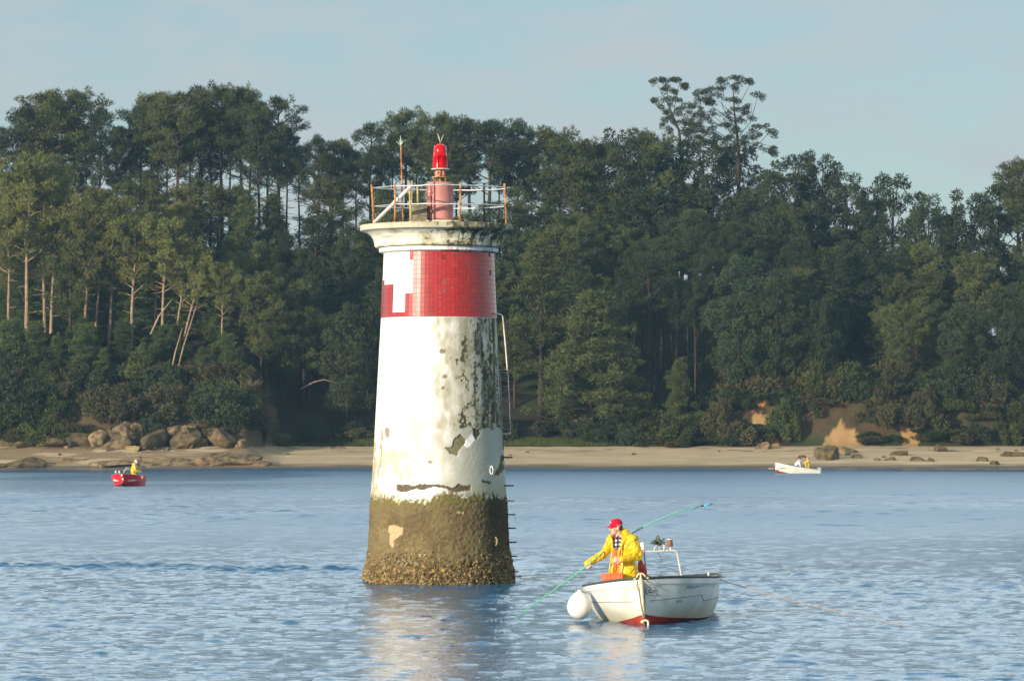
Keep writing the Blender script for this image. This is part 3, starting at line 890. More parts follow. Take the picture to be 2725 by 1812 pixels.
# ---- the airy eucalyptus over the ridge
def eucalyptus(label, trunk, limbs, caps, Y):
    def Q(u, v, dy=0): return P(1680 + .1866 * u, 180 + .1866 * v, Y + dy)
    rng = random.Random(len(caps))
    b = Q(*trunk[0]); g = float(ground(np.array([b.x]), np.array([Y]))[0])
    root = empty('eucalyptus_tree', (b.x, Y, g - .1))
    tag(root, label, 'tree', 'eucalyptus trees above the ridge')
    o0 = Vector((b.x, Y, g - .1))
    tb = MB()
    pts = [Vector((0, 0, 0))] + [Q(*p) - o0 for p in trunk]
    tb.tube(pts, [.24 * (1 - .8 * i / (len(pts) - 1)) for i in range(len(pts))], n=7)
    for l in limbs:
        dy = rng.uniform(-2, 2)
        lp = [Q(p[0], p[1], dy * i / (len(l) - 1)) - o0 for i, p in enumerate(l)]
        tb.tube(lp, [.055 * (1 - .7 * i / (len(lp) - 1)) for i in range(len(lp))], n=5, caps=False)
    tb.build('trunk', M_BARKD, root)
    puffs = []
    caps = list(caps) + [(u + rng.uniform(-.9, .9) * w, v + rng.uniform(.2, 1.4) * h, w * rng.uniform(.15, .4), h * .5) for (u, v, w, h) in caps for q in range(1)]
    for (u, v, w, h) in caps:
        n = max(3, int(w / 34))
        for i in range(n * 2):
            f = rng.uniform(-1, 1)
            c = Q(u + f * w * .5, v + h * .5 * f * f + rng.uniform(-.3, .3) * h, rng.uniform(-.6, .6) * w * .008) - o0
            rx = rng.uniform(.14, .36)
            puffs.append((c.x, c.y, c.z - rng.random() ** 3 * .5, rx * 1.2, rx * 1.2, max(.12, rx * .6)))
    me = leaves_mesh('crown', puffs, 40, .17, .07, 7, .2); me.materials.append(M_EUC)
    link_mesh('crown', me, None, root, smooth=False)
eucalyptus('tall airy eucalyptus with flat layered leaf caps towering above the ridge',
    [(1530, 1200), (1500, 900), (1470, 640), (1450, 300)],
    [[(1500, 900), (1300, 560), (1270, 330)], [(1470, 640), (1600, 420), (1690, 250)], [(1480, 700), (1350, 580), (1210, 440)], [(1500, 800), (1150, 560), (1050, 380)],
     [(1520, 1000), (1700, 780), (1720, 520)], [(1530, 1100), (1350, 830), (1100, 650)], [(1500, 800), (1620, 620)], [(1530, 1150), (1800, 900), (1930, 830)], [(1530, 1200), (1750, 1120), (1830, 1080)],
     [(1540, 1250), (1900, 1100), (1990, 1130)], [(1520, 1100), (1200, 900), (1040, 860)], [(1700, 780), (1800, 420)], [(1700, 1220), (1900, 1000), (2010, 880)]],
    [(1400, 150, 300, 90), (1500, 130, 200, 60), (1640, 190, 220, 80), (1290, 200, 150, 70), (1180, 290, 220, 60), (1030, 320, 260, 60), (1230, 385, 200, 80), (1420, 425, 150, 60), (1000, 440, 220, 90), (1100, 490, 150, 80),
     (1590, 605, 170, 110), (1460, 580, 110, 60), (1130, 640, 330, 130), (1060, 720, 180, 90), (1380, 730, 160, 90), (1690, 720, 190, 70), (1320, 830, 420, 130), (1110, 880, 220, 90), (1500, 870, 120, 150), (1730, 890, 130, 90),
     (1860, 810, 200, 60), (2010, 890, 120, 110), (1660, 960, 170, 80), (1450, 980, 330, 150), (1540, 1080, 200, 220), (1790, 1085, 150, 80), (1930, 1120, 130, 70), (2000, 1170, 70, 60), (1250, 1000, 200, 80), (1640, 1170, 120, 80), (1780, 370, 120, 30), (1640, 520, 90, 50), (980, 780, 160, 80), (920, 1000, 200, 90), (1080, 1060, 240, 100), (800, 1080, 200, 90), (1200, 1130, 260, 110), (1400, 1160, 240, 120), (950, 620, 140, 60), (1000, 900, 180, 80)], 425.0)
eucalyptus('thin sparse eucalyptus with wispy leaf tufts, left neighbour of the tall one',
    [(720, 1250), (680, 900), (590, 700), (560, 600)],
    [[(590, 700), (370, 540), (340, 460)], [(560, 600), (500, 480)], [(600, 720), (640, 400), (690, 220)], [(540, 560), (440, 380), (350, 210)], [(660, 850), (800, 620), (830, 520)], [(680, 900), (560, 760), (480, 720)], [(640, 800), (740, 680)], [(520, 480), (510, 280)]],
    [(340, 160, 70, 30), (430, 150, 30, 20), (530, 155, 100, 30), (680, 175, 80, 70), (510, 255, 110, 40), (600, 310, 60, 20), (335, 440, 40, 50), (480, 430, 180, 90), (600, 420, 130, 80), (780, 500, 150, 80), (700, 460, 80, 50), (930, 500, 130, 50),
     (560, 600, 80, 40), (700, 650, 200, 70), (830, 640, 100, 40), (540, 710, 90, 60), (470, 740, 60, 60), (820, 730, 110, 60), (740, 760, 60, 50), (530, 860, 60, 50), (750, 870, 90, 50), (860, 900, 130, 60), (870, 800, 90, 40), (770, 250, 30, 20)], 427.0)

# ---------------------------------------------------------------- shrubs
def proto_shrub(key, seed, leaf, n=22, w=1.6, h=1.5, per=230, ln=.14, wd=.085, upb=.2, stems=6):
    rng = random.Random(seed)
    puffs, tb = [], MB()
    for k in range(n):
        a = rng.uniform(0, 6.28); r = w * math.sqrt(rng.random()); z = h * rng.uniform(.15, 1) * math.sqrt(max(.1, 1 - (r / w) ** 2 * .8))
        rx = rng.uniform(.3, .6)
        puffs.append((r * math.cos(a), r * math.sin(a), z, rx, rx, rx * .75))
        if k < stems: tb.tube([(0, 0, -.3), (r * .4 * math.cos(a), r * .4 * math.sin(a), z * .5), (r * math.cos(a), r * math.sin(a), z + .25)], [.04, .03, .015], n=4, caps=False)
    finish_proto(key, tb, puffs, h, M_BARKD, leaf, seed, per, ln, wd, upb)
for i in range(3): proto_shrub('bram%d' % i, 200 + i, M_BRAM)
for i in range(2): proto_shrub('gscrub%d' % i, 210 + i, M_GREENB)
for i in range(2): proto_shrub('dscrub%d' % i, 220 + i, M_DARK)
proto_shrub('reed0', 230, M_DRY, n=16, w=1.0, h=2.6, per=70, ln=.7, wd=.06, upb=1.6, stems=10)

def shrub(key, x, y_foot_Y, h, w, lb, gp):
    Y = y_foot_Y; X = at_px(x, Y)
    tr, cr, H = PROTO[key]
    g = float(ground(np.array([X]), np.array([Y]))[0])
    o = empty('shrub', (X, Y, g - .1)); o.rotation_euler = (0, 0, R.uniform(0, 6.28)); o.scale = (w, w, h / H)
    tag(o, lb, 'shrub', gp)
    for nm, me in (('stems', tr), ('crown', cr)):
        c = bpy.data.objects.new(nm, me); COL.objects.link(c); c.parent = o
# headland scrub
for i in range(56):
    x = R.uniform(-10, 560); Y = R.uniform(376, 390)
    if x > 520: Y = max(Y, 380)
    nearrock = 230 < x < 520 and Y < 380
    if nearrock: continue
    key = R.choice(['bram0', 'bram1', 'bram2', 'gscrub0', 'gscrub1', 'dscrub0']) if x > 160 else R.choice(['dscrub0', 'gscrub0', 'bram0', 'gscrub1'])
    shrub(key, x, Y, R.uniform(1.6, 2.8), R.uniform(.9, 1.4), '%s scrub bush, %s of the headland bank' % ({'b': 'reddish brown', 'g': 'green', 'd': 'dark'}[key[0]], 'left part' if x < 200 else 'middle' if x < 400 else 'right part'),
          'scrub on the headland bank, %s' % ('left' if x < 200 else 'middle' if x < 400 else 'right'))
for (x, Y, h, w, k, lb) in [(115, 376, 1.6, 1.3, 'gscrub0', 'bright yellow-green low bush above the left rocks'), (165, 376.5, 1.5, 1.2, 'gscrub1', 'bright green bush beside the yellow-green one above the rocks'),
                            (28, 376, 1.4, 1.0, 'bram1', 'rusty bush at the far left of the shore'), (280, 380, 3.2, 1.5, 'bram2', 'tall brown bramble over the boulders'), (340, 380, 3.4, 1.6, 'bram0', 'broad russet bramble over the dark cleft'),
                            (300, 377.5, 1.5, 1.3, 'bram1', 'low bramble spilling over the middle boulders'), (415, 377.5, 1.4, 1.4, 'dscrub0', 'dark scrub spilling over the right boulders'), (215, 377, 1.3, 1.3, 'bram2', 'brown scrub spilling over the left boulders'), (355, 378, 1.8, 1.2, 'dscrub1', 'dark growth filling the cleft between the boulders'), (470, 377.5, 1.8, 1.3, 'bram0', 'brown growth over the slanting slab'),
 (400, 381, 3.0, 1.4, 'bram1', 'brown bramble right of the dark cleft'), (235, 381, 3.0, 1.3, 'bram0', 'brown bramble left of the boulders'), (460, 381, 2.6, 1.3, 'dscrub0', 'dark bush on the right shoulder of the headland'),
                            (510, 380, 3.0, 1.7, 'dscrub1', 'dark bush hanging over the right end of the headland'), (545, 379, 2.6, 1.5, 'dscrub0', 'dark bush at the foot of the headland corner')]:
    shrub(k, x, Y, h, w, lb, 'bushes over the headland rocks')
for (x, Y) in [(-8, 378), (0, 382), (10, 385), (20, 379), (30, 383), (40, 380), (52, 384), (60, 379), (70, 386), (85, 381), (5, 388), (35, 388)]:
    shrub(R.choice(['dscrub0', 'dscrub1', 'gscrub0', 'bram0']), x, Y, R.uniform(2.2, 3.4), R.uniform(1.2, 1.7), 'dark bush on the slope at the left edge', 'bushes at the left edge of the headland')
for (x, Y, h, w, lb) in [(575, 383, 2.7, 1.1, 'left clump of tall dry straw-coloured reeds'), (598, 384, 2.4, 1.0, 'middle clump of tall dry straw-coloured reeds'), (612, 383.5, 1.8, .9, 'low right clump of dry reeds'), (640, 386.5, 1.2, 1.0, 'pale dry tuft beside the grass strip')]:
    shrub('reed0', x, Y, h, w, lb, 'dry reeds at the corner of the headland')
# bushes along the right-hand bank and foot of the wood
for i in range(16):
    x = R.uniform(650, 1480)
    shrub(R.choice(['dscrub0', 'dscrub1', 'bram0']), x, R.uniform(389, 392), R.uniform(1.2, 2.6), R.uniform(.9, 1.5), 'dim bush at the wood foot %s of the tower' % ('left' if x < 990 else 'right'), 'undergrowth bushes at the foot of the wood')
BANK_GAPS = [(1738, 1768), (1893, 1995), (2074, 2108)]
n = 0
for i in range(112):
    x = R.uniform(1440, 2400)
    low = R.random() < .5 and not 1890 < x < 2000
    Y = R.uniform(387.2, 389.5) if low else R.uniform(390, 394.5)
    if any(a < x < b for a, b in BANK_GAPS) and Y < 391.0: continue
    n += 1
    key = R.choice(['bram0', 'bram2', 'gscrub0', 'dscrub0', 'dscrub1', 'dscrub0', 'gscrub1'])
    seg = 'left of the orange earth' if x < 1735 else 'among the bare earth patches' if x < 2110 else 'right of the bare earth'
    shrub(key, x, Y, R.choice([.7, 1.0, 1.5, 2.0, 2.8]) * R.uniform(.8, 1.2), R.uniform(.6, 1.6), '%s bush, %s of the bank, %s' % ({'b': 'brownish', 'g': 'green', 'd': 'dark'}[key[0]], 'foot' if low else 'top', seg), 'bushes on the bank, %s' % seg)

for i in range(34):
    x = R.uniform(1660, 2390); Y = R.uniform(391, 397)
    shrub(R.choice(['dscrub0', 'dscrub1', 'bram2', 'gscrub1']), x, Y, R.uniform(1.6, 3.2), R.uniform(1.1, 1.8), 'dark scrub on the slope above the bank', 'scrub above the right-hand bank')

for i in range(42):
    x = R.uniform(1640, 2390); Y = R.uniform(389.2, 391.2)
    if 1885 < x < 2005 or 1735 < x < 1772 or 2070 < x < 2112: continue
    shrub(R.choice(['dscrub0', 'dscrub1', 'bram2', 'gscrub0', 'bram0']), x, Y, R.uniform(.8, 1.8), R.uniform(.6, 1.2), 'low scrub growing on the face of the bank', 'scrub on the face of the bank')

# grass strip at the head of the beach
def grass_strip():
    rng = np.random.RandomState(4)
    n = 42000
    x = rng.uniform(635, 1560, n); Y = 386.4 + rng.rand(n) * 3.4
    X = (x * 1.15564 - CX) / FPX * Y
    keep = fbm(X * .5, Y * .5, X * 0, 3, 5) + 0.25 * (x < 1400) > .46
    X, Y = X[keep], Y[keep]; n = len(X)
    Z = ground(X, Y)
    h = .12 + .34 * rng.rand(n) ** 2
    a = rng.rand(n) * 3.14
    dx, dy = np.cos(a) * .035, np.sin(a) * .035
    V = np.stack([np.stack([X - dx, Y - dy, Z], 1), np.stack([X + dx, Y + dy, Z], 1), np.stack([X + rng.normal(0, .06, n), Y + rng.normal(0, .06, n), Z + h], 1)], 1).reshape(-1, 3)
    me = np_mesh('grass', V, np.arange(n * 3).reshape(n, 3))
    o = link_mesh('grass', me, mat('beach_grass', (0.075, 0.11, 0.028), .8, spec=.1, col2=(0.06, 0.065, 0.025), vscale=.6), smooth=False)
    tag(o, 'green grass strip between the sand and the wood', 'grass', kind='stuff')
grass_strip()

# ---- a wooded point outside the view, up-sun: its trees throw the long shadows over the left half of the beach
def wooded_point():
    xs = np.linspace(-190, -80, 56); ys = np.linspace(225, 300, 38)
    X, Y = np.meshgrid(xs, ys)
    Z = 9.5 * np.exp(-((X + 122) / 26) ** 2 - ((Y - 264) / 17) ** 2) - 1.2 + 1.2 * (fbm(X.ravel() * .15, Y.ravel() * .15, X.ravel() * 0, 3, 61).reshape(X.shape) - .5)
    i = np.arange(X.size).reshape(X.shape)
    F = np.stack([i[:-1, :-1], i[:-1, 1:], i[1:, 1:], i[1:, :-1]], -1).reshape(-1, 4)
    o = link_mesh('headland_terrain', np_mesh('headland_terrain', np.stack([X, Y, Z], -1).reshape(-1, 3), F), mat('point_soil', (0.08, 0.07, 0.04), .95, var=.4, vscale=.3))
    tag(o, 'low wooded point beyond the left of the view', kind='structure')
    for i in range(13):
        x = -133 + 33 * (i + R.uniform(.2, .8)) / 13; y = 266 + R.uniform(-7, 6)
        z = 9.5 * math.exp(-((x + 122) / 26) ** 2 - ((y - 264) / 17) ** 2) - 1.2
        tr, cr, H = PROTO[R.choice(['ridge0', 'ridge1', 'mid0', 'mid2', 'ridge4'])]
        h = R.uniform(16, 23)
        o = empty('pine_tree', (x, y, z - .3)); o.rotation_euler = (0, 0, R.uniform(0, 6)); o.scale = (h / H * 1.1, h / H * 1.1, h / H)
        tag(o, 'tall pine on the wooded point beyond the left of the view', 'tree', 'pines on the wooded point')
        for nm, me in (('trunk', tr), ('crown', cr)):
            c = bpy.data.objects.new(nm, me); COL.objects.link(c); c.parent = o
wooded_point()
# ---------------------------------------------------------------- rocks
M_ROCK = mat('granite', (0.24, 0.175, 0.095), .9, spec=.2, col2=(0.06, 0.045, 0.028), vscale=1.7, bump=.6, bscale=6, rand=.15)
M_ROCKD = mat('weed_covered_rock', (0.15, 0.11, 0.055), .85, spec=.2, col2=(0.055, 0.042, 0.026), vscale=1.6, bump=.6, bscale=6, rand=.15)
def rock(x, yd, Y, w, h, d, lb, m=M_ROCK, seed=0, gp='boulders at the foot of the headland', rz=0.0, sink=.25):
    """x: photo column of the centre, yd: photo row of the foot (2358 frame) or None to sit on the ground"""
    bm = bmesh.new()
    bmesh.ops.create_icosphere(bm, subdivisions=4, radius=1.0)
    bm.verts.ensure_lookup_table()
    V = np.array([v.co[:] for v in bm.verts])
    rg = np.random.RandomState(seed + 900)
    for q in range(13):                                   # split faces, as joints break granite
        n_ = rg.normal(size=3); n_ /= np.linalg.norm(n_)
        d_ = rg.uniform(.44, .80)
        e_ = np.maximum(0, V @ n_ - d_)
        V = V - e_[:, None] * n_[None, :] * .94
    nv = fbm(V[:, 0] * 1.6 + seed, V[:, 1] * 1.6, V[:, 2] * 1.6, 4, seed) - .5
    nf = fbm(V[:, 0] * 6 + seed, V[:, 1] * 6, V[:, 2] * 6, 3, seed + 2) - .5
    V = V * (1.20 + nv * .30 + nf * .10)[:, None]
    V = V * np.array([w / 2, d / 2, h / (1.0 + sink)])
    for v, p in zip(bm.verts, V): v.co = p
    me = bpy.data.meshes.new('rock'); bm.to_mesh(me); bm.free()
    X = at_px(x, Y)
    g = float(ground(np.array([X]), np.array([Y]))[0]) if yd is None else z_px(yd, Y)
    o = link_mesh('rock', me, m, smooth=True)
    me.set_sharp_from_angle(angle=math.radians(24))
    o.location = (X, Y, g + h * (.5 - sink) * .5); o.rotation_euler = (0, 0, rz)
    tag(o, lb, 'rock', gp)
HL = [
 (262, 1030, 374.5, 3.6, 2.0, 2.5, 'broad tan boulder lying below the brambles'), (230, 1012, 375, 2.2, 1.6, 2, 'round boulder under the left brambles'), (290, 1000, 376, 3.2, 2.1, 2.5, 'big upper boulder capped with green scrub'),
 (322, 995, 376.5, 1.8, 1.9, 2, 'upright boulder left of the dark cleft'), (352, 1000, 378, 1.6, 1.8, 2, 'grey rounded stone deep in the dark cleft'), (400, 1000, 376.5, 3.0, 2.4, 2.4, 'large block right of the dark cleft'),
 (430, 1005, 375.5, 1.6, 1.8, 1.6, 'pale angular block beside the large one'), (452, 1015, 375, 2.0, 1.4, 2, 'orange-tinted slanting slab at the right of the headland'), (300, 1035, 373.5, 3.2, 1.0, 2, 'flat stepped slab under the broad boulder'),
 (205, 1035, 374, 2.4, 1.2, 2, 'low brown rock at the left of the boulders'), (345, 1038, 373.6, 2.0, 1.1, 1.6, 'small boulder in front of the dark cleft'), (385, 1040, 373.5, 2.6, 1.0, 1.6, 'flattened rock just right of the cleft foot'),
 (470, 1046, 373, .8, .6, .7, 'small round boulder, left one of a pair on the ledge'), (488, 1046, 373, 1.3, .7, .9, 'rounder boulder, right one of a pair on the ledge'), (130, 1032, 374.5, 3.5, .9, 2, 'low rubble ridge at the back of the sand'),
 (60, 1026, 375, 2.6, 1.3, 2, 'ochre rock at the far left under the dark bushes'), (505, 1030, 377, 4.5, 3.2, 3, 'dark overhung rock wall under the hanging bushes'), (550, 1045, 377, 3.6, 2.6, 2.8, 'dark rock at the corner where the headland meets the beach'),
 (255, 1000, 376.6, 1.4, 1.3, 1.2, 'tan boulder tucked behind the round one'), (440, 985, 377, 1.5, 1.3, 1.4, 'pale stone high on the right of the boulders'),
 (270, 1045, 372.8, 1.2, .7, 1, 'small tan block at the foot of the flat slab'), (330, 1048, 372.5, 1.0, .6, .9, 'small block left on the sand below the cleft'),
]
for i, (x, y, Y, w, h, d, lb) in enumerate(HL):
    rock(x, y + 7, Y, w * 1.08, h * .78, d, lb, seed=i * 7 + 1, m=M_ROCKD if 'dark' in lb and 'cleft' not in lb else M_ROCK, rz=i * .7)
RR = random.Random(31)
for i in range(26):
    x = RR.uniform(150, 560); Y = RR.uniform(373.5, 377.5)
    rock(x, None, Y, RR.uniform(.6, 1.9), RR.uniform(.4, 1.3), RR.uniform(.6, 1.4), 'small broken rock among the boulders, %s half' % ('left' if x < 350 else 'right'), seed=700 + i * 3, m=RR.choice([M_ROCK, M_ROCKD]), rz=RR.uniform(0, 3), gp='broken rocks between the boulders')
for i in range(22):
    x = RR.choice([RR.uniform(0, 560), RR.uniform(640, 2350)]); Y = RR.uniform(367, 384)
    rock(x, None, Y, RR.uniform(.25, .6), RR.uniform(.1, .25), RR.uniform(.2, .5), 'small dark stone lying on the sand %s of the tower' % ('left' if x < 1000 else 'right'), seed=900 + i * 3, m=M_ROCKD, rz=RR.uniform(0, 3), gp='small stones on the sand')
for i, (x, w, h) in enumerate([(170, 6, 1.2), (235, 7, 1.5), (300, 7, 1.8), (365, 7, 1.8), (430, 7, 1.7), (495, 6, 1.6), (95, 6, .9), (30, 6, .9)]):
    rock(x, None, 375.6 + (i % 3) * .4, w, h, 3.0, 'dark brown rock mass forming the low bluff behind the boulders', seed=1200 + i * 5, m=M_ROCKD, rz=i * .4, gp='rock masses of the low bluff', sink=.3)
LG = [
 (400, 1078, 367.5, 9.0, .75, 4, 'long low ledge running into the water below the boulders', M_ROCK), (500, 1078, 368, 11.0, 1.15, 5, 'smooth whale-backed ledge sloping into the water on the right of the headland', M_ROCK),
 (575, 1078, 367, 5.5, .7, 3, 'low rounded end of the smooth ledge', M_ROCK), (60, 1079, 366.2, 4.6, .95, 2.5, 'dark brown rock at the waterline near the left edge', M_ROCKD), (5, 1076, 366, 2.6, .5, 2, 'weedy flat rock in the water at the left edge', M_ROCKD),
 (250, 1074, 367, 5.5, .5, 2.5, 'yellowish flat rock behind the red boat', M_ROCK), (330, 1066, 368.5, 6.0, .6, 2.5, 'brown flat rock right behind the red boat fisherman', M_ROCK), (620, 1079, 366, 2.2, .35, 1.4, 'small dark rock at the tip of the ledge', M_ROCKD),
 (170, 1062, 369.5, 4.5, .45, 2.2, 'half-buried rock on the sand left of the red boat', M_ROCK), (450, 1084, 365.5, 5.0, .3, 1.5, 'weedy strip of rock awash along the ledge', M_ROCKD),
]
for i, (x, y, Y, w, h, d, lb, m) in enumerate(LG):
    rock(x, y, Y, w, h * 1.5, d, lb, m=m, seed=200 + i * 5, gp='flat ledges along the waterline', sink=.4)
BR = [
 (1905, 1053, 373, 2.3, 1.25, 1.8, 'largest dark boulder on the sand behind the white boat', M_ROCKD), (1888, 1046, 376, 1.6, 1.1, 1.4, 'tan boulder leaning against the largest dark one', M_ROCK), (1925, 1040, 377, 2.6, .9, 1.5, 'tan rock behind the right of the largest boulder', M_ROCK),
 (1975, 1051, 374, 1.2, .3, .8, 'thin flat stone right of the largest boulder', M_ROCKD), (1958, 1036, 380, 1.5, .5, 1, 'flat rock at the foot of the bare earth', M_ROCKD), (2048, 1058, 371.5, 1.3, .3, .8, 'flat grey stone in the middle right of the beach', M_ROCKD),
 (2020, 1060, 371.3, .6, .25, .5, 'small tan stone beside the flat grey one', M_ROCK), (2113, 1060, 371, 1.8, .45, 1, 'dark flat-topped rock, larger of two together on the beach', M_ROCKD), (2143, 1064, 370.5, .9, .3, .6, 'dark stone, smaller of two together on the beach', M_ROCKD),
 (2262, 1065, 370.5, 1.5, .45, .9, 'dark stone on the beach near the right edge', M_ROCKD), (2292, 1076, 367, 1.0, .4, .8, 'weedy stone at the waterline near the right edge', M_ROCKD), (1760, 1028, 384, 1.8, .7, 1.2, 'pale boulder under the orange earth patch', M_ROCK),
 (1848, 1050, 375, .9, .22, .5, 'drift-coloured low stone above the white boat', M_ROCKD), (2075, 1046, 377, 2.0, .35, .9, 'line of low dark rock under the third earth patch', M_ROCKD), (2330, 1047, 376, 3.0, .5, 1.6, 'dark weedy rock at the right edge of the beach', M_ROCKD),
 (2165, 1040, 381, 1.6, .6, 1.2, 'mossy rock at the bank foot on the right', M_ROCKD), (1215, 1036, 380, .5, .2, .4, 'small dark stone on the sand right of the tower', M_ROCKD), (775, 1029, 384, 1.6, .25, .7, 'grey driftwood-coloured slab at the head of the left beach', M_ROCKD),
]
for i, (x, y, Y, w, h, d, lb, m) in enumerate(BR):
    rock(x, None, Y, w, h * 1.25, d, lb, m=m, seed=400 + i * 3, gp='rocks scattered on the beach', sink=.3)
# ---------------------------------------------------------------- the beacon tower
DT = 75.7; TX = (1167.5 - CX) / FPX * DT; KT = DT / FPX          # metres per photo pixel at the tower
def tz(py): return HCAM - (py - HY) * KT
tower = empty('beacon_tower', (TX, DT, 0))
tag(tower, 'round white stone beacon tower with a red tiled band, weathered and barnacled at the waterline', 'beacon tower')

def shaft():
    prof = [(1700, 212), (1600, 203), (1570, 200), (1543, 198.5), (1518, 197), (1500, 193.5), (1480, 190), (1465, 188), (1451, 186.5), (1400, 184), (1322, 180.5), (1200, 173), (1100, 167.5), (1000, 162), (900, 156.5), (847, 153.5), (760, 149.5), (671, 146)]
    py_ = np.array([p[0] for p in prof][::-1], float); pr_ = np.array([p[1] for p in prof][::-1], float)
    nr, nc = 520, 620
    py = np.linspace(1700, 671, nr)
    th = np.linspace(0, 2 * np.pi, nc, endpoint=False)            # 0 = facing the camera, + to the right
    R0 = np.interp(py, py_, pr_)
    TH, PY = np.meshgrid(th, py)
    RR = np.repeat(R0[:, None], nc, 1)
    t, y, r0 = TH.ravel(), PY.ravel(), RR.ravel()
    X3, Y3, Z3 = np.sin(t) * 1.3, -np.cos(t) * 1.3, (1165 - y) * KT
    front = np.cos(t) > 0
    px = 1167.5 + np.sin(t) * r0
    wn_ = (fbm(X3 * 6, Y3 * 6, Z3 * 6, 4, 1) - .5)
    wn2 = (fbm(X3 * 6 + 9, Y3 * 6, Z3 * 6, 4, 2) - .5)
    xw, yw = px + wn_ * 16, y + wn2 * 16
    fine = fbm(X3 * 22, Y3 * 22, Z3 * 22, 3, 5)
    med = fbm(X3 * 5, Y3 * 5, Z3 * 3.2, 5, 6)
    streak = fbm(X3 * 9, Y3 * 9, Z3 * 1.1, 4, 7)
    c = np.tile(np.array([[0.80, 0.785, 0.74]]), (len(t), 1))
    c = c * (0.93 + 0.10 * med)[:, None]
    disp = (fine - .5) * .006
    u = np.sin(t)
    right = sstep(0.05, .85, np.where(front, u, 1.0 * np.sign(u) * 1.0))
    lowf = sstep(1330, 1230, y)
    # beige weathering toward the right, then black-green mould
    N_ = lambda q: (q - .5) / .11
    kx = np.where(front, np.interp(px, [1080, 1140, 1200, 1270, 1340], [-4.2, -1.1, .6, 1.5, 1.7]), 1.0)
    tan_ = sstep(-.6, 1.0, N_(med) * .8 + N_(streak) * .55 + kx) * (y > 849) * sstep(1146, 1138, yw)
    c = lerp3(c, (0.40, 0.36, 0.235), tan_ * .82)
    mz = np.where(front, sstep(1228, 1282, px), .75)
    soft = sstep(-1.2, 1.6, N_(med) * .5 + np.interp(px, [1110, 1180, 1250], [-1.7, .5, 1.9])) * front * (y > 849) * sstep(1320, 1290, y)
    c = lerp3(c, (0.43, 0.405, 0.31), soft * .78)
    km = np.where(front, np.interp(px, [1130, 1180, 1215, 1250, 1280, 1308, 1340], [-5, -2.4, -1.4, -.35, .45, .75, .1]), .3)
    km = km + .55 * sstep(960, 1080, y) * sstep(1200, 1260, px) - .25 * sstep(940, 860, y)
    mould = sstep(-.35, .55, N_(streak) * .62 + N_(fine) * .50 + N_(med) * .62 + km) * (y > 849) * sstep(1143, 1139, yw)
    mz = sstep(1190, 1270, px) * front + .6 * (~front)
    c = lerp3(c, (0.040, 0.042, 0.024), mould * .93)
    grn = sstep(.5, .62, fbm(X3 * 8, Y3 * 8, Z3 * 4, 3, 51)) * mz * (y > 849) * (y < 1150)
    c = lerp3(c, (0.13, 0.14, 0.055), grn * .5)
    gry = sstep(0, 1.5, N_(fbm(X3 * 14, Y3 * 14, Z3 * 10, 3, 52)) + .3) * sstep(1240, 1290, px) * front * (y > 849) * (y < 1142)
    c = lerp3(c, (0.36, 0.37, 0.31), gry * .45)
    # brown specks on the middle of the white shaft
    for (sx, sy, sw, sh) in [(1180, 938, 9, 7), (1186, 1004, 8, 6), (1182, 1034, 5, 5), (1034, 1150, 8, 16), (1148, 1228, 7, 4)]:
        m_ = np.exp(-(((px - sx) / sw) ** 2 + ((y - sy) / sh) ** 2)) * front
        c = lerp3(c, (0.16, 0.12, 0.07), sstep(.30, .55, m_ * (.4 + fine * 1.2)) * .8)
    # newer pale render below the mould
    pale = ((yw > 1140) & (yw < 1318) & front & (px > 1180)) * sstep(1180, 1255, xw)
    c = lerp3(c, (0.37, 0.38, 0.32), np.clip(pale * (.5 + .8 * (med - .3)) * 1.2, 0, .92))
    # faint yellowing low on the left
    yl = sstep(.46, .62, med) * sstep(1080, 1140, y) * sstep(1180, 1060, px) * front
    c = lerp3(c, (0.50, 0.44, 0.27), yl * .75)
    def Z3_(a, b): return (940 + a * .2869, 1150 + b * .2869)
    def poly(pts, col, k=1.0, dz=0.0, wx=None, wy=None):
        m_ = inpoly(xw if wx is None else wx, yw if wy is None else wy, [Z3_(*p) for p in pts]) & front
        nonlocal c, disp
        cc_ = np.array(col)[None, :] * (.55 + .9 * fine)[:, None]
        c = c * (1 - m_ * k)[:, None] + cc_ * (m_ * k)[:, None]
        disp = disp + m_ * dz
    poly([(415, 478), (520, 476), (560, 488), (680, 468), (770, 480), (860, 490), (930, 500), (980, 468), (1040, 480), (1095, 478), (1100, 520), (1040, 530), (940, 545), (860, 515), (760, 500), (640, 528), (600, 505), (560, 520), (480, 538), (415, 535)], (0.085, 0.058, 0.030), .93, -.02)
    poly([(860, 150), (935, 130), (930, 60), (1000, 20), (1060, 60), (1020, 140), (985, 170), (975, 215), (920, 195)], (0.17, 0.15, 0.08), .95, -.02)
    poly([(1020, 130), (1095, 15), (1145, 60), (1080, 120), (1040, 150)], (0.78, 0.76, 0.70), 1, .0)
    poly([(1110, -30), (1180, -40), (1185, 20), (1150, 70), (1125, 40)], (0.07, 0.06, 0.035), .9, -.015)
    poly([(1185, 440), (1285, 440), (1290, 470), (1200, 472)], (0.09, 0.07, 0.03), .9, -.015)
    poly([(1395, 190), (1400, 340), (1340, 400), (1310, 420), (1330, 340), (1365, 230)], (0.07, 0.085, 0.02), .9)
    poly([(270, -40), (292, -40), (282, 60), (272, 180), (268, 300), (250, 400), (240, 520), (222, 520), (232, 380), (258, 230), (262, 90)], (0.30, 0.21, 0.11), .85, -.01)
    poly([(196, 90), (214, 90), (212, 240), (222, 330), (205, 500), (186, 520), (176, 420), (188, 250)], (0.42, 0.29, 0.16), .8)
    poly([(170, 505), (250, 490), (270, 560), (300, 640), (160, 650)], (0.40, 0.32, 0.22), .7)
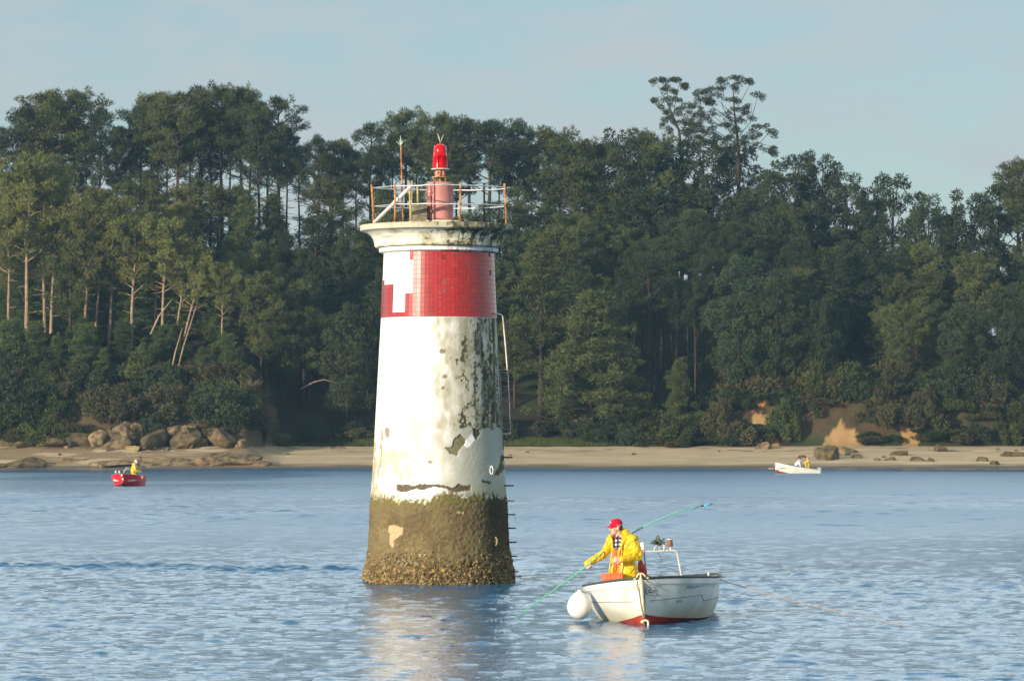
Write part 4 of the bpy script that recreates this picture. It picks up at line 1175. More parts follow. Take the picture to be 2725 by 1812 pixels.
    # olive-brown intertidal zone
    edge = 1320 + (fbm(X3 * 3, Y3 * 3, Z3 * 0, 4, 61) - .5) * 34 + (fine - .5) * 34 + (med - .5) * 30 - 4 * np.sin(t * 3)
    z1 = sstep(-9, 7, y - edge)
    brown = np.tile(np.array([[0.165, 0.126, 0.062]]), (len(t), 1))
    brown = lerp3(brown, (0.115, 0.085, 0.045), sstep(.42, .6, fbm(X3 * 3, Y3 * 3, Z3 * 3, 4, 62)) * .7)
    brown = brown * (.72 + .56 * fine)[:, None]
    gtop = np.exp(-((y - 1328) / 16.0) ** 2)
    brown = lerp3(brown, (0.15, 0.145, 0.045), gtop * .6)
    gpatch = sstep(1285, 1310, px) * sstep(1300, 1325, y) * front
    c = lerp3(c, (0.33, 0.34, 0.16), sstep(1240, 1275, px) * sstep(1275, 1315, y) * (1 - z1) * .7 * front)
    brown = lerp3(brown, (0.035, 0.030, 0.018), sstep(1268, 1318, px + 14 * wn_) * front * .8 + (~front) * .6)  # shade of the right flank and back put into the brown
    hi = sstep(.62, .74, fbm(X3 * 40, Y3 * 40, Z3 * 40, 2, 64))
    brown = lerp3(brown, (0.42, 0.33, 0.17), hi * .35 * sstep(1340, 1480, y))
    # barnacle belt at the bottom
    bz = sstep(-10, 14, y - (1486 + (fbm(X3 * 4, Y3 * 4, Z3 * 0, 3, 71) - .5) * 60 - 14 * u))
    brown = lerp3(brown, (0.085, 0.060, 0.028), bz * .75)
    sp = sstep(.56, .70, fbm(X3 * 26, Y3 * 26, Z3 * 26, 2, 72))
    brown = lerp3(brown, (0.46, 0.32, 0.12), sp * bz * .7)
    c = c * (1 - z1)[:, None] + brown * z1[:, None]
    wet = sstep(1546, 1554, y + (fine - .5) * 8)
    c = c * (1 - .55 * wet)[:, None]
    disp = disp + z1 * ((fine - .5) * .035 + .01) + bz * (fbm(X3 * 20, Y3 * 20, Z3 * 20, 2, 73) - .4) * .09
    # tan scar in the brown zone
    def scar(pts, col, k):
        nonlocal c, disp
        m_ = inpoly(px + wn_ * 10, y + wn2 * 10, [Z3_(*p) for p in pts]) & front
        c = lerp3(c, col, m_ * k * (.7 + .5 * fine)); disp = disp - m_ * .012
    scar([(335, 855), (400, 845), (480, 868), (472, 935), (415, 968), (398, 1000), (385, 1052), (345, 1020), (362, 940), (338, 900)], (0.50, 0.37, 0.21), .95)
    scar([(240, 870), (335, 875), (350, 1000), (250, 1010)], (0.22, 0.17, 0.09), .6)
    scar([(620, 1105), (690, 1105), (700, 1140), (630, 1135)], (0.40, 0.33, 0.19), .7)
    scar([(955, 722), (1030, 722), (1030, 738), (960, 738)], (0.44, 0.40, 0.20), .8)
    scar([(1310, 980), (1338, 985), (1335, 1025), (1315, 1020)], (0.50, 0.42, 0.18), .8)
    scar([(395, 1150), (660, 1180), (600, 1215), (470, 1210), (400, 1185)], (0.26, 0.22, 0.14), .7)
    rad = r0 * KT + disp
    V = np.stack([np.sin(t) * rad, -np.cos(t) * rad, np.array(tz(y))], 1)
    i = np.arange(nr * nc).reshape(nr, nc)
    j = np.roll(i, -1, 1)
    F = np.stack([i[:-1], j[:-1], j[1:], i[1:]], -1).reshape(-1, 4)
    me = np_mesh('shaft', V, F)
    vcol(me, np.clip(c, 0.01, .9))
    return link_mesh('shaft', me, mat('weathered_render', attr='paint', rough=.85, spec=.2, bump=.25, bscale=18), tower)
shaft()

M_WHITE = mat('weathered_white_paint', (0.78, 0.76, 0.70), .7, spec=.3, var=.12, vscale=3)
def cornice():
    # profile measured from the outline: photo row -> radius in photo pixels
    prof = [(676, 146), (672.5, 157), (671, 158.5), (661.5, 158.5), (660, 156), (659.5, 168.5), (656, 170.5), (650, 171), (644, 172), (637, 175), (631, 178), (626, 183), (621.5, 190), (618.5, 197), (617.5, 203), (616, 208.5), (603, 209.5), (601.5, 208), (600.8, 200), (600.6, 120), (600.5, 2)]
    def dens(p, k):
        out = []
        for a, b in zip(p[:-1], p[1:]):
            for i in range(k): out.append((a[0] + (b[0] - a[0]) * i / k, a[1] + (b[1] - a[1]) * i / k))
        return out + [p[-1]]
    pd = dens(prof, 5)
    nc = 620
    th = np.linspace(0, 2 * np.pi, nc, endpoint=False)
    py = np.array([p[0] for p in pd]); r_ = np.array([p[1] for p in pd])
    TH, PY = np.meshgrid(th, py); RR = np.repeat(r_[:, None], nc, 1)
    t, y, r0 = TH.ravel(), PY.ravel(), RR.ravel()
    X3, Y3, Z3 = np.sin(t) * r0 * KT, -np.cos(t) * r0 * KT, (1165 - y) * KT
    fine = fbm(X3 * 20, Y3 * 20, Z3 * 20, 3, 105); med = fbm(X3 * 3.5, Y3 * 3.5, Z3 * 6, 5, 106)
    streak = fbm(X3 * 12, Y3 * 12, Z3 * 2, 3, 107)
    u = np.sin(t); front = np.cos(t) > -.15
    c = np.tile(np.array([[0.74, 0.71, 0.58]]), (len(t), 1))
    band = (y < 672.6) & (y > 659.8)
    slab = (y < 617.0)
    c = np.where(band[:, None], np.array([[.80, .79, .75]]), c)
    c = np.where(slab[:, None], np.array([[.50, .47, .37]]), c)
    g = sstep(-.45, .5, u) * front
    N_ = lambda q: (q - .5) / .11
    lich = sstep(-.8, 1.0, N_(med) * .8 + N_(streak) * .4 + .9 * u + .2) * np.where(band, .2, 1.0)
    c = lerp3(c, (0.36, 0.33, 0.20), lich * .7)
    mg = sstep(-.15, .45, u)
    blk = sstep(-.2, .8, N_(streak) * .6 + N_(fine) * .5 + N_(med) * .4 + np.interp(u, [-1, -.6, -.1, .35, .8, 1], [-3.2, -2.0, -1.1, .3, .7, .2])) * np.where(band, .3, 1.0)
    c = lerp3(c, (0.055, 0.050, 0.028), blk * .92)
    grn = sstep(.52, .62, fbm(X3 * 9, Y3 * 9, Z3 * 9, 3, 108)) * sstep(0.0, .4, u)
    c = lerp3(c, (0.22, 0.24, 0.05), grn * .5 * (~band))
    slabm = slab & (y > 601)
    c = lerp3(c, (0.09, 0.085, 0.06), slabm * sstep(.46, .56, med * .5 + fine * .4 + .1 * mg) * sstep(-.2, .2, u) * .8)
    c = lerp3(c, (0.16, 0.13, 0.07), np.exp(-(((np.degrees(t) - 360 + 48) / 9) ** 2 + ((y - 636) / 1.6) ** 2)) * .9)
    dr = (fine - .5) * .012 + blk * (fine - .5) * .02
    rad = r0 * KT + dr * (r0 > 140)
    V = np.stack([np.sin(t) * rad, -np.cos(t) * rad, np.array(tz(y))], 1)
    i = np.arange(len(pd) * nc).reshape(len(pd), nc); j = np.roll(i, -1, 1)
    F = np.stack([i[:-1], j[:-1], j[1:], i[1:]], -1).reshape(-1, 4)
    me = np_mesh('cornice', V, F); vcol(me, np.clip(c, .01, .9))
    o = link_mesh('cornice', me, mat('mouldy_stone', attr='paint', rough=.9, spec=.2, bump=.4, bscale=16), tower)
    me.set_sharp_from_angle(angle=math.radians(40))
cornice()

def tiles():
    """red glazed mosaic, one small block a tile, with the lost tiles of the sunny side left out"""
    hole = [(960 + a * .3571, 640 + b * .3571) for a, b in [(150, 70), (370, 70), (370, 152), (400, 152), (396, 240), (386, 406), (352, 406), (346, 546), (238, 546), (246, 332), (184, 332), (184, 298), (150, 298)]]
    rng = random.Random(8)
    N, rows = 84, 14
    y0, y1 = 673.2, 847.0
    V, F, cols, MI = [], [], [], []
    def quad(a, t0, t1, ya, yb, lift, col, mi):
        b = len(V)
        for (t, y) in ((t0, yb), (t1, yb), (t1, ya), (t0, ya)):
            r = (146 + (y - 671) * (153.5 - 146) / 176.0) * KT + lift
            V.append((math.sin(t) * r, -math.cos(t) * r, tz(y)))
        F.append((b, b + 1, b + 2, b + 3)); MI.append(mi); cols.extend([col] * 4)
    dt = 2 * math.pi / N
    for k in range(N):
        tone = rng.uniform(.9, 1.08)
        for q in range(rows):
            t0, t1 = k * dt, (k + 1) * dt
            ya, yb = y0 + (y1 - y0) * q / rows, y0 + (y1 - y0) * (q + 1) / rows
            tm, ym = (t0 + t1) / 2, (ya + yb) / 2
            pxm = 1167.5 + math.sin(tm) * (146 + (ym - 671) * .0427)
            if math.cos(tm) > 0 and bool(inpoly(np.array([pxm]), np.array([ym]), hole)[0]): continue
            g = .30 + .2 * rng.random()
            worn = rng.random() < .10 and .0 < tm < 1.1
            quad(0, t0, t1, ya, yb, .006, ((.50, .24, .19) if -.1 < tm < .75 and rng.random() < .35 else (.19, .03, .028)) if not worn else (.65, .55, .40), 1)
            if rng.random() < .006 and tm < 1.3: continue
            e, gy = dt * .026, (yb - ya) * .026
            v = tone * rng.uniform(.9, 1.07)
            base = np.array((.43, .018, .016))
            ta = tm - 2 * math.pi if tm > math.pi else tm
            w_ = min(1, max(0, (.25 - ta) / .7)); base = base * (1 - w_) + np.array((.36, .035, .04)) * w_  # purplish reflection on the left side tinted into the tile colour
            if rng.random() < .05: base = np.array((.30, .06, .05))
            b0 = len(V)
            tilt = rng.uniform(-.0006, .0006)
            quad(0, t0 + e, t1 - e, ya + gy, yb - gy, .011, tuple(np.clip(base * v, 0, 1)), 0)
            for s in (0, 3): V[b0 + s] = (V[b0 + s][0] * (1 + tilt), V[b0 + s][1] * (1 + tilt), V[b0 + s][2])
    me = np_mesh('tile_band', V, F)
    vcol(me, np.array(cols))
    o = link_mesh('tile_band', me, [mat('glazed_red_tile', attr='paint', rough=.34, spec=.3, coat=1.0, coat_rough=.13), mat('tile_grout', attr='paint', rough=.85)], tower, smooth=False)
    me.polygons.foreach_set('material_index', np.array(MI, dtype=np.int32))
tiles()

def barnacles():
    rng = np.random.RandomState(12)
    mb_v, mb_f, cols = [], [], []
    n = 5200
    th = rng.uniform(-1.75, 1.75, n); y = 1570 - rng.rand(n) ** 1.35 * 110
    keep = (y > 1478 + 26 * np.sin(th * 3.3) * .6) | (rng.rand(n) < .12)
    th, y = th[keep], y[keep]
    r = np.interp(y, [1400, 1451, 1465, 1480, 1500, 1518, 1543, 1570], [184, 186.5, 188, 190, 193.5, 197, 198.5, 200]) * KT
    k = 7
    V, F, C = [], [], []
    for a, yy, rr in zip(th, y, r):
        s = rng.uniform(.008, .019) * (1.25 if yy > 1515 else .85); hgt = s * rng.uniform(.9, 1.6)
        c = np.array([math.sin(a), -math.cos(a), 0.0]); tan = np.array([math.cos(a), math.sin(a), 0.0]); up = np.array([0, 0, 1.0])
        ctr = c * (rr + .012) + up * tz(yy)
        b = len(V)
        for q in range(k):
            p = 2 * math.pi * q / k
            V.append(ctr + (tan * math.cos(p) + up * math.sin(p)) * s)
        for q in range(k):
            p = 2 * math.pi * q / k
            V.append(ctr + c * hgt + (tan * math.cos(p) + up * math.sin(p)) * s * .5)
        V.append(ctr + c * hgt * .9)
        for q in range(k):
            q2 = (q + 1) % k
            F.append((b + q, b + q2, b + k + q2, b + k + q)); F.append((b + k + q, b + k + q2, b + 2 * k, b + 2 * k))
        base = np.array(((.44, .31, .12), (.22, .15, .07), (.09, .065, .035), (.36, .29, .17))[rng.choice(4, p=[.22, .3, .36, .12])]) * rng.uniform(.7, 1.1)
        C.extend([base] * (2 * k + 1))
    me = bpy.data.meshes.new('barnacles'); me.from_pydata([tuple(v) for v in V], [], [f if f[2] != f[3] else f[:3] for f in F]); me.update()
    vcol(me, np.array(C))
    o = link_mesh('barnacles', me, mat('barnacle_shell', attr='paint', rough=.8), tower, smooth=False)
    o['kind'] = 'stuff'
barnacles()

# ---- things on the gallery; coordinates in the zoomed photo crop (Z1) at depth offset dy from the axis
def G(u, v, dy=0.0):
    px, py = 940 + u * .22954, 340 + v * .22954
    Y = DT + dy
    return Vector(((px - CX) / FPX * Y - TX, dy, HCAM - (py - HY) / FPX * Y))
ZTOP = tz(600.5)
M_RUST = mat('rusty_orange_iron', (0.60, 0.30, 0.09), .85, col2=(0.26, 0.085, 0.035), vscale=7, spec=.2)
M_RUSTD = mat('dark_rusty_iron', (0.16, 0.07, 0.05), .85, col2=(0.06, 0.035, 0.03), vscale=7, spec=.2)
M_OCHRE = mat('ochre_weathered_iron', (0.52, 0.42, 0.19), .85, col2=(0.30, 0.20, 0.08), vscale=7, spec=.2)
M_RAILW = mat('galvanised_rail', (0.70, 0.69, 0.68), .45, metal=.3, var=.25, vscale=10)
M_PIPEW = mat('white_plastic_pipe', (0.74, 0.70, 0.66), .5, var=.2, vscale=8)
M_PINK = mat('faded_pink_paint', (0.56, 0.235, 0.215), .7, col2=(0.44, 0.19, 0.165), vscale=4, spec=.3, bump=.2, bscale=10)
M_SALM = mat('salmon_paint', (0.72, 0.30, 0.18), .6, col2=(0.42, 0.16, 0.10), vscale=14)
M_CONC = mat('grey_lichen_concrete', (0.26, 0.22, 0.15), .9, col2=(0.13, 0.115, 0.085), vscale=9, bump=.4, bscale=20)
M_CREAM = mat('cream_stone', (0.60, 0.55, 0.38), .85, var=.3, vscale=8)
M_REDL = mat('red_lamp_glass', (0.58, 0.002, 0.008), .22, spec=.4)
M_DISC = mat('pale_metal_flange', (0.68, 0.60, 0.52), .4, metal=.2)
M_BLACK = mat('black_metal', (0.03, 0.03, 0.032), .5)

def post(a, b, dy, m, r=.019, knob=True):
    ang = None
    mb = MB()
    p, q = G(*a, dy), G(*b, dy); q.z = ZTOP - .02
    mb.tube([q, q.lerp(p, .5) + Vector((.004, 0, 0)), p], [r * 1.1, r, r * .95], n=10)
    if knob:
        mb.ball(p, r * 1.25, 10, 8); mb.ball(q.lerp(p, .49), r * 1.35, 10, 8); mb.lathe([(r * 2.2, 0), (r * 2.2, .02), (r * 1.3, .03)], 12, (q.x, q.y, ZTOP))
    return mb.build('railing_post', m, railing)
railing = empty('railing', (0, 0, 0)); railing.parent = tower
RP = 1.357
def dyf(u, front): 
    s = max(-1, min(1, (u - 994) / 780.0)); return (-1 if front else 1) * RP * math.sqrt(max(0, 1 - s * s))
post((213, 668), (240, 1100), dyf(230, True), M_RUST, .022)
post((487, 648), (483, 1105), dyf(485, True), M_RUST, .020)
post((650, 628), (668, 1110), dyf(660, True) * .97, M_OCHRE, .021)
post((682, 612), (672, 1100), dyf(700, False), M_OCHRE, .014, False)
post((745, 690), (748, 1090), dyf(746, False), M_OCHRE, .020)
post((1245, 650), (1236, 1108), dyf(1240, True), M_RUST, .019)
post((1516, 662), (1520, 1110), dyf(1517, False), M_RUSTD, .021)
post((1755, 662), (1775, 1128), dyf(1765, True), M_RUST, .021)
def rail(pts, r=.0115):
    mb = MB()
    P3 = [G(u, v, dyf(u, fr)) for (u, v, fr) in pts]
    out = []
    for a, b in zip(P3[:-1], P3[1:]):
        for i in range(6): out.append(a.lerp(b, i / 6) + Vector((0, 0, -.006 * math.sin(math.pi * i / 6))))
    out.append(P3[-1])
    mb.tube(out, r, n=8)
    return mb.build('rail', M_RAILW, railing)
rail([(487, 672, True), (660, 674, True), (860, 664, True), (1060, 657, True), (1243, 664, True), (1500, 670, True), (1758, 690, True)])
rail([(487, 884, True), (860, 880, True), (1237, 882, True), (1500, 888, True), (1765, 900, True)])
rail([(215, 696, True), (340, 706, False), (560, 715, False), (746, 718, False), (1000, 724, False), (1240, 724, False), (1517, 722, False), (1758, 708, True)])
rail([(228, 910, True), (380, 918, False), (600, 930, False), (746, 933, False), (1000, 937, False), (1240, 936, False), (1517, 930, False), (1765, 912, True)])
rail([(215, 696, True), (487, 672, True)], .006)
rail([(228, 910, True), (484, 884, True)], .006)

def gallery():
    # leaning white pipe
    a, b = G(245, 1098, dyf(245, True) * .8), G(664, 684, dyf(664, True) * 1.0)
    a.z = max(a.z, ZTOP + .03)
    MB().tube([a, b], .036, n=16).build('diagonal_pipe', M_PIPEW, tower)
    # lightning rod with three-pronged tip
    rod = MB().tube([Vector((G(575, 1105, -.9).x, -.9, ZTOP - .01)), G(565, 640, -.9), G(552, 205, -.9)], [.022, .019, .013], n=10)
    rod.ball(G(555, 360, -.9), .024, 10, 8); rod.ball(G(562, 560, -.9), .024, 10, 8)
    ro = rod.build('lightning_rod', M_RUST, tower)
    tip = MB()
    b0 = G(551, 212, -.9)
    tip.tube([b0, G(548, 92, -.9)], [.013, .004], n=6)
    for (u, v) in ((498, 158), (583, 150), (530, 140), (568, 130)): tip.tube([b0, G(u, v, -.9 + (u % 7 - 3) * .01)], [.009, .003], n=5)
    tip.build('forked_tip', mat('verdigris_copper', (0.50, 0.66, 0.52), .6), ro)
    # pedestal
    k = .22954 * KT
    def L(u): return (u - 1008) * k
    px0 = G(1008, 0).x
    ped = empty('lantern_pedestal', (px0, 0, ZTOP)); ped.parent = tower
    def lz(v): return HCAM - (340 + v * .22954 - HY) * KT - ZTOP
    d = MB().lathe([(152 * k, lz(1082)), (152 * k, lz(1000)), (152 * k, lz(880)), (154 * k, lz(874)), (154 * k, lz(866)), (152 * k, lz(860)), (151 * k, lz(665)), (154 * k, lz(660)), (154 * k, lz(648)), (138 * k, lz(636)), (.01, lz(634))], 64)
    d.build('drum', M_PINK, ped, auto=35)
    dr = MB().box((-118 * k, -100 * k, (lz(800) + lz(1060)) / 2), (46 * k, 60 * k, lz(800) - lz(1060)), bev=.01)
    dr.box((-150 * k, -40 * k, (lz(670) + lz(1060)) / 2), (20 * k, 50 * k, lz(670) - lz(1060)), bev=.006)
    dr.tube([(-110 * k, -135 * k, lz(1060)), (-112 * k, -135 * k, lz(680))], .012, n=8)
    dr.build('side_conduit', mat('dark_pink_paint', (0.34, 0.13, 0.12), .7, var=.3), ped, auto=35)
    st = MB()
    for (u, v) in ((888, 752), (905, 978)): st.ball(((u - 1008) * k, -150 * k, lz(v)), .022, 12, 8)
    st.build('hinge', M_DISC, ped)
    MB().box((35 * k, 0, lz(1094)), (380 * k, 380 * k, 26 * k), bev=.01).build('plinth', M_CREAM, ped)
    # iron ring stool
    s = MB()
    for a in range(6):
        t = a * math.pi / 3 + .3
        s.box((82 * k * math.cos(t), 82 * k * math.sin(t), lz(608)), (10 * k, 10 * k, 62 * k))
    s.lathe([(92 * k, lz(582)), (92 * k, lz(572)), (60 * k, lz(572)), (60 * k, lz(582))], 32, cap=False)
    s.lathe([(88 * k, lz(640)), (88 * k, lz(632)), (50 * k, lz(632))], 32, cap=False)
    s.lathe([(30 * k, lz(640)), (26 * k, lz(600)), (36 * k, lz(575))], 20)
    s.build('iron_stand', mat('yellow_rusty_iron', (0.50, 0.33, 0.14), .8, col2=(.22, .10, .05), vscale=12), ped, auto=35)
    n_ = MB().lathe([(58 * k, lz(572)), (62 * k, lz(560)), (52 * k, lz(540)), (50 * k, lz(512)), (44 * k, lz(492)), (70 * k, lz(488))], 32)
    for a in range(5):
        t = a * 1.256 + .4
        n_.box((56 * k * math.cos(t), 56 * k * math.sin(t), lz(530)), (18 * k, 18 * k, 50 * k), bev=.004)
    n_.build('lamp_neck', M_SALM, ped, auto=35)
    # lamp
    lamp = empty('red_lamp', (0, 0, lz(488))); lamp.parent = ped
    z0 = lz(488)
    def qz(v): return lz(v) - z0
    MB().lathe([(104 * k, 0), (106 * k, qz(484)), (104 * k, qz(478)), (88 * k, qz(474))], 48).build('flange', M_DISC, lamp, auto=35)
    MB().lathe([(88 * k, qz(476)), (86 * k, qz(430)), (81.5 * k, qz(334)), (83.5 * k, qz(330)), (80 * k, qz(326)), (76 * k, qz(270)), (70 * k, qz(216)), (67 * k, qz(212)), (30 * k, qz(196)), (12 * k, qz(190)), (7 * k, qz(172))], 64).build('lens', M_REDL, lamp, auto=50)
    sp = MB()
    for (u, v) in ((975, 62), (990, 78), (1045, 84), (1056, 72)):
        b_ = Vector((0, 0, qz(180)))
        e_ = Vector(((u - 1010) * k, (u % 5 - 2) * .012, qz(v)))
        sp.tube([b_, b_.lerp(e_, .45) * 1.0, e_], [.003, .005, .0015], n=5)
    sp.build('bird_spikes', mat('pale_spike', (.72, .68, .62), .6), lamp)
    # concrete block beside the pedestal
    bx = MB()
    c0, c1 = G(684, 1110, .0), G(862, 918, .0)
    bx.box(((c0.x + c1.x) / 2, -.12, (c1.z + ZTOP) / 2), (c1.x - c0.x, .40, c1.z - ZTOP), bev=.008)
    bx.box(((c0.x + c1.x) / 2, -.12, c1.z), (c1.x - c0.x + .02, .43, .03), bev=.006)
    bx.build('concrete_block', M_CONC, tower, auto=35)
    MB().box((G(590, 0).x, -.5, ZTOP + .01), (.62, .5, .03), bev=.008).build('gallery_slab', M_CREAM, tower)
gallery()

# ---- ladder and rungs on the right-hand side
M_LADD = mat('tarred_iron', (0.045, 0.045, 0.048), .6, var=.4, vscale=10)
M_LADG = mat('grey_galvanised_ladder', (0.13, 0.14, 0.145), .5, metal=.2, var=.3, vscale=10)
M_LADP = mat('pale_handrail', (0.66, 0.54, 0.42), .45, metal=.2, var=.3, vscale=8)
def Lp(u, v, dy):
    px, py = 960 + u * .35714, 640 + v * .35714
    Y = DT + dy
    return Vector(((px - CX) / FPX * Y - TX, dy, HCAM - (py - HY) / FPX * Y))
def ladder():
    lad = empty('ladder'); lad.parent = tower
    d1, d2 = -.34, .10
    MB().tube([Lp(985, 548, d1), Lp(1020, 546, d1), Lp(1042, 550, d1), Lp(1056, 566, d1), Lp(1062, 610, d1), Lp(1078, 780, d1), Lp(1093, 962, d1), Lp(1030, 964, d1)], .016, n=10).build('handrail', M_LADP, lad)
    MB().tube([Lp(985, 560, d2), Lp(1050, 558, d2), Lp(1070, 562, d2), Lp(1078, 580, d2), Lp(1098, 940, d2), Lp(1108, 1200, d2), Lp(1118, 1436, d2)], .010, n=8).build('handrail', M_LADG, lad)
    MB().tube([Lp(1038, 968, d1), Lp(1048, 1200, d1), Lp(1057, 1440, d1), Lp(1062, 1560, d1)], .012, n=8).build('side_rail', mat('grey_side_rail', (.20, .21, .20), .5, metal=.3), lad)
    MB().tube([Lp(1095, 962, d1), Lp(1104, 1100, d1), Lp(1112, 1300, d1), Lp(1120, 1440, d1)], .011, n=8).build('side_rail', M_LADG, lad)
    for i, v in enumerate((986, 1088, 1196, 1302, 1404)):
        o = 10 * (v - 968) / 470
        MB().tube([Lp(1036 + o, v + 2, d1), Lp(1104 + o, v, d1)], .014, n=8).build('rung', M_LADG, lad)
    MB().tube([Lp(1050, 1438, d1), Lp(1100, 1440, d1), Lp(1114, 1436, d1), Lp(1116, 1428, d1)], .013, n=8).build('rung', M_LADP, lad)
ladder()
def Zp(u, v, dy):
    px, py = 940 + u * .28692, 1150 + v * .28692
    Y = DT + dy
    return Vector(((px - CX) / FPX * Y - TX, dy, HCAM - (py - HY) / FPX * Y))
for i, (u0, u1, v, pale) in enumerate([(1395, 1472, 231, 0), (1405, 1484, 494, 0), (1408, 1492, 632, 1), (1420, 1500, 762, 0), (1430, 1504, 888, 0), (1435, 1510, 1018, 0), (1450, 1518, 1148, 0), (1460, 1530, 1290, 0), (1470, 1548, 1336, 0)]):
    mb = MB()
    a, b = -.30, .05
    mb.tube([Zp(u0 - 60, v + 1, a), Zp(u1 - 10, v + (5 if pale else 0), a), Zp(u1, v, a + .02), Zp(u1, v, b - .02), Zp(u1 - 10, v, b), Zp(u0 - 60, v, b)], .014 if i != 8 else .008, n=8)
    if i == 8: mb.ball(Zp(u1, v, a), .022, 10, 8)
    if i == 3: mb.tube([Zp(1500, 762, a), Zp(1502, 800, a), Zp(1500, 822, a)], .0035, n=5)
    mb.build('step_iron', M_LADP if pale else M_LADD, tower)
for (u, v, m) in ((1285, 350, M_RAILW), (1322, 1000, M_OCHRE)):
    mb = MB(); c = Zp(u, v, 0)
    xx = c.x; rr = (180.5 if v < 700 else 187) * KT
    yy = -math.sqrt(max(0, rr * rr - xx * xx))
    ring = [Vector((xx + .05 * math.cos(t) * .6, yy - .03 - .02 * math.cos(t), c.z + .075 * math.sin(t))) for t in np.linspace(0, 6.283, 17)[:-1]]
    mb.tube(ring, .011, n=8, closed=True)
    mb.box((xx, yy, c.z + .075), (.04, .06, .04), bev=.006)
    mb.build('mooring_ring', m, tower)
# ---------------------------------------------------------------- open fishing boats
class Hull:
    def __init__(s, L=4.6, B=1.0, flat=0.0):
        s.L, s.B = L, B
        s.t = [0, .012, .035, .07, .12, .19, .27, .38, .5, .65, .82, 1.0]
        s.bs = [.012, .085, .215, .38, .60, .80, .955, 1.06, 1.09, 1.08, 1.03, .93]
        s.bc = [.010, .045, .11, .19, .31, .45, .585, .73, .82, .86, .86, .80]
        s.zs = [.735, .732, .727, .72, .70, .675, .65, .625, .605, .59, .58, .575]
        s.zc = [.19, .175, .155, .13, .10, .065, .035, .0, -.02, -.03, -.04, -.04]
        s.zk = [.12, .02, -.06, -.12, -.16, -.19, -.20, -.21, -.21, -.21, -.20, -.19]
        s.oy = [0.0, .0, .0, 0, 0, 0, 0, 0, 0, 0, 0, 0]
    def at(s, y):
        t = y / s.L
        f = lambda a: float(np.interp(t, s.t, a))
        return f(s.bs) * s.B, f(s.bc) * s.B, f(s.zs), f(s.zc), f(s.zk)
    def hb(s, y, z):
        b, c, zs, zc, zk = s.at(y)
        q = (z - zc) / (zs - .10 - zc)
        return c + (b - .03 - c) * q + .05 * math.sin(max(0, min(1, q)) * math.pi) * min(1, y / .5)
    def build(s, root, m_top, m_bot, m_rail, m_in, m_deck, deck_to=.36):
        ys = []
        for a, b in zip(s.t[:-1], s.t[1:]): ys += [(a + (b - a) * i / 4) * s.L for i in range(4)]
        ys.append(s.L)
        nq = 9
        for nm, side_m in (('hull', m_top),):
            mb = MB()
            for sg in (-1, 1):
                rows = []
                for y in ys:
                    b, c, zs, zc, zk = s.at(y)
                    e = min(1, y / .25)
                    r = [(sg * (b + .004), y, zs), (sg * (b + .004), y, zs - .035), (sg * (b - .004), y, zs - .09), (sg * (b - .022 * e), y, zs - .10)]
                    for i in range(1, nq + 1):
                        z = (zs - .10) + (zc - (zs - .10)) * i / nq
                        r.append((sg * s.hb(y, z), y + .05 * (1 - e) * i / nq, z))
                    rows.append(r)
                V = [p for r in rows for p in r]; n = len(rows[0])
                F = []
                for i in range(len(rows) - 1):
                    for k in range(n - 1):
                        q = (i * n + k, (i + 1) * n + k, (i + 1) * n + k + 1, i * n + k + 1)
                        F.append(q if sg > 0 else q[::-1])
                mb.add(V, F)
            b, c, zs, zc, zk = s.at(s.L)
            mb.add([(-b, s.L, zs), (b, s.L, zs), (c, s.L, zc), (0, s.L, zk), (-c, s.L, zc)], [(0, 1, 2, 3, 4)])
            hull = mb.build('hull', m_top, root, auto=38)
        mb = MB()
        for sg in (-1, 1):
            V, F = [], []
            for y in ys:
                b, c, zs, zc, zk = s.at(y); e = min(1, y / .25)
                V += [(sg * (c + .001), y + .05 * (1 - e), zc + .002), (sg * c * .55, y + .06 * (1 - e), (zc + zk * 1.2) / 2.2), (0, y + .07 * (1 - e), zk)]
            for i in range(len(ys) - 1):
                for k in range(2):
                    q = (i * 3 + k, (i + 1) * 3 + k, (i + 1) * 3 + k + 1, i * 3 + k + 1)
                    F.append(q if sg > 0 else q[::-1])
            mb.add(V, F)
        mb.build('bottom', m_bot, root, auto=30)
        # gunwale rubber all round
        pts = [( -s.at(y)[0], y, s.at(y)[2] + .012) for y in ys[::-1]] + [(s.at(y)[0], y, s.at(y)[2] + .012) for y in ys[1:]]
        MB().tube(pts, .021, n=8, closed=True).build('gunwale', m_rail, root)
        # inner skin and sole
        mb = MB(); V, F = [], []
        w = .06
        for y in ys[2:]:
            b, c, zs, zc, zk = s.at(y)
            V += [(-(b - .01), y, zs), (-(b - w - .05), y, zs - .004), (-(c - w), y, max(.06, zc + .05)), ((c - w), y, max(.06, zc + .05)), ((b - w - .05), y, zs - .004), (b - .01, y, zs)]
        for i in range(len(ys) - 3):
            for k in range(5): F.append((i * 6 + k, i * 6 + k + 1, (i + 1) * 6 + k + 1, (i + 1) * 6 + k))
        mb.add(V, F); mb.build('inner_skin', m_in, root, auto=30)
        # foredeck
        V, F = [], []
        dys = [y for y in ys if y <= deck_to * s.L][1:]
        for y in dys:
            b, c, zs, zc, zk = s.at(y)
            V += [(-(b - .02), y, zs - .03), (0, y, zs + .01), (b - .02, y, zs - .03)]
        n = len(dys)
        for i in range(n - 1):
            for k in range(2): F.append((i * 3 + k, i * 3 + k + 1, (i + 1) * 3 + k + 1, (i + 1) * 3 + k))
        b0 = len(V)
        y = dys[-1]; b, c, zs, zc, zk = s.at(y)
        V += [(-(c - .06), y, .07), (c - .06, y, .07)]
        F.append(((n - 1) * 3, (n - 1) * 3 + 1, (n - 1) * 3 + 2, b0 + 1, b0))
        MB().add(V, F).build('foredeck', m_deck, root, auto=30)
        # transom cap
        return hull

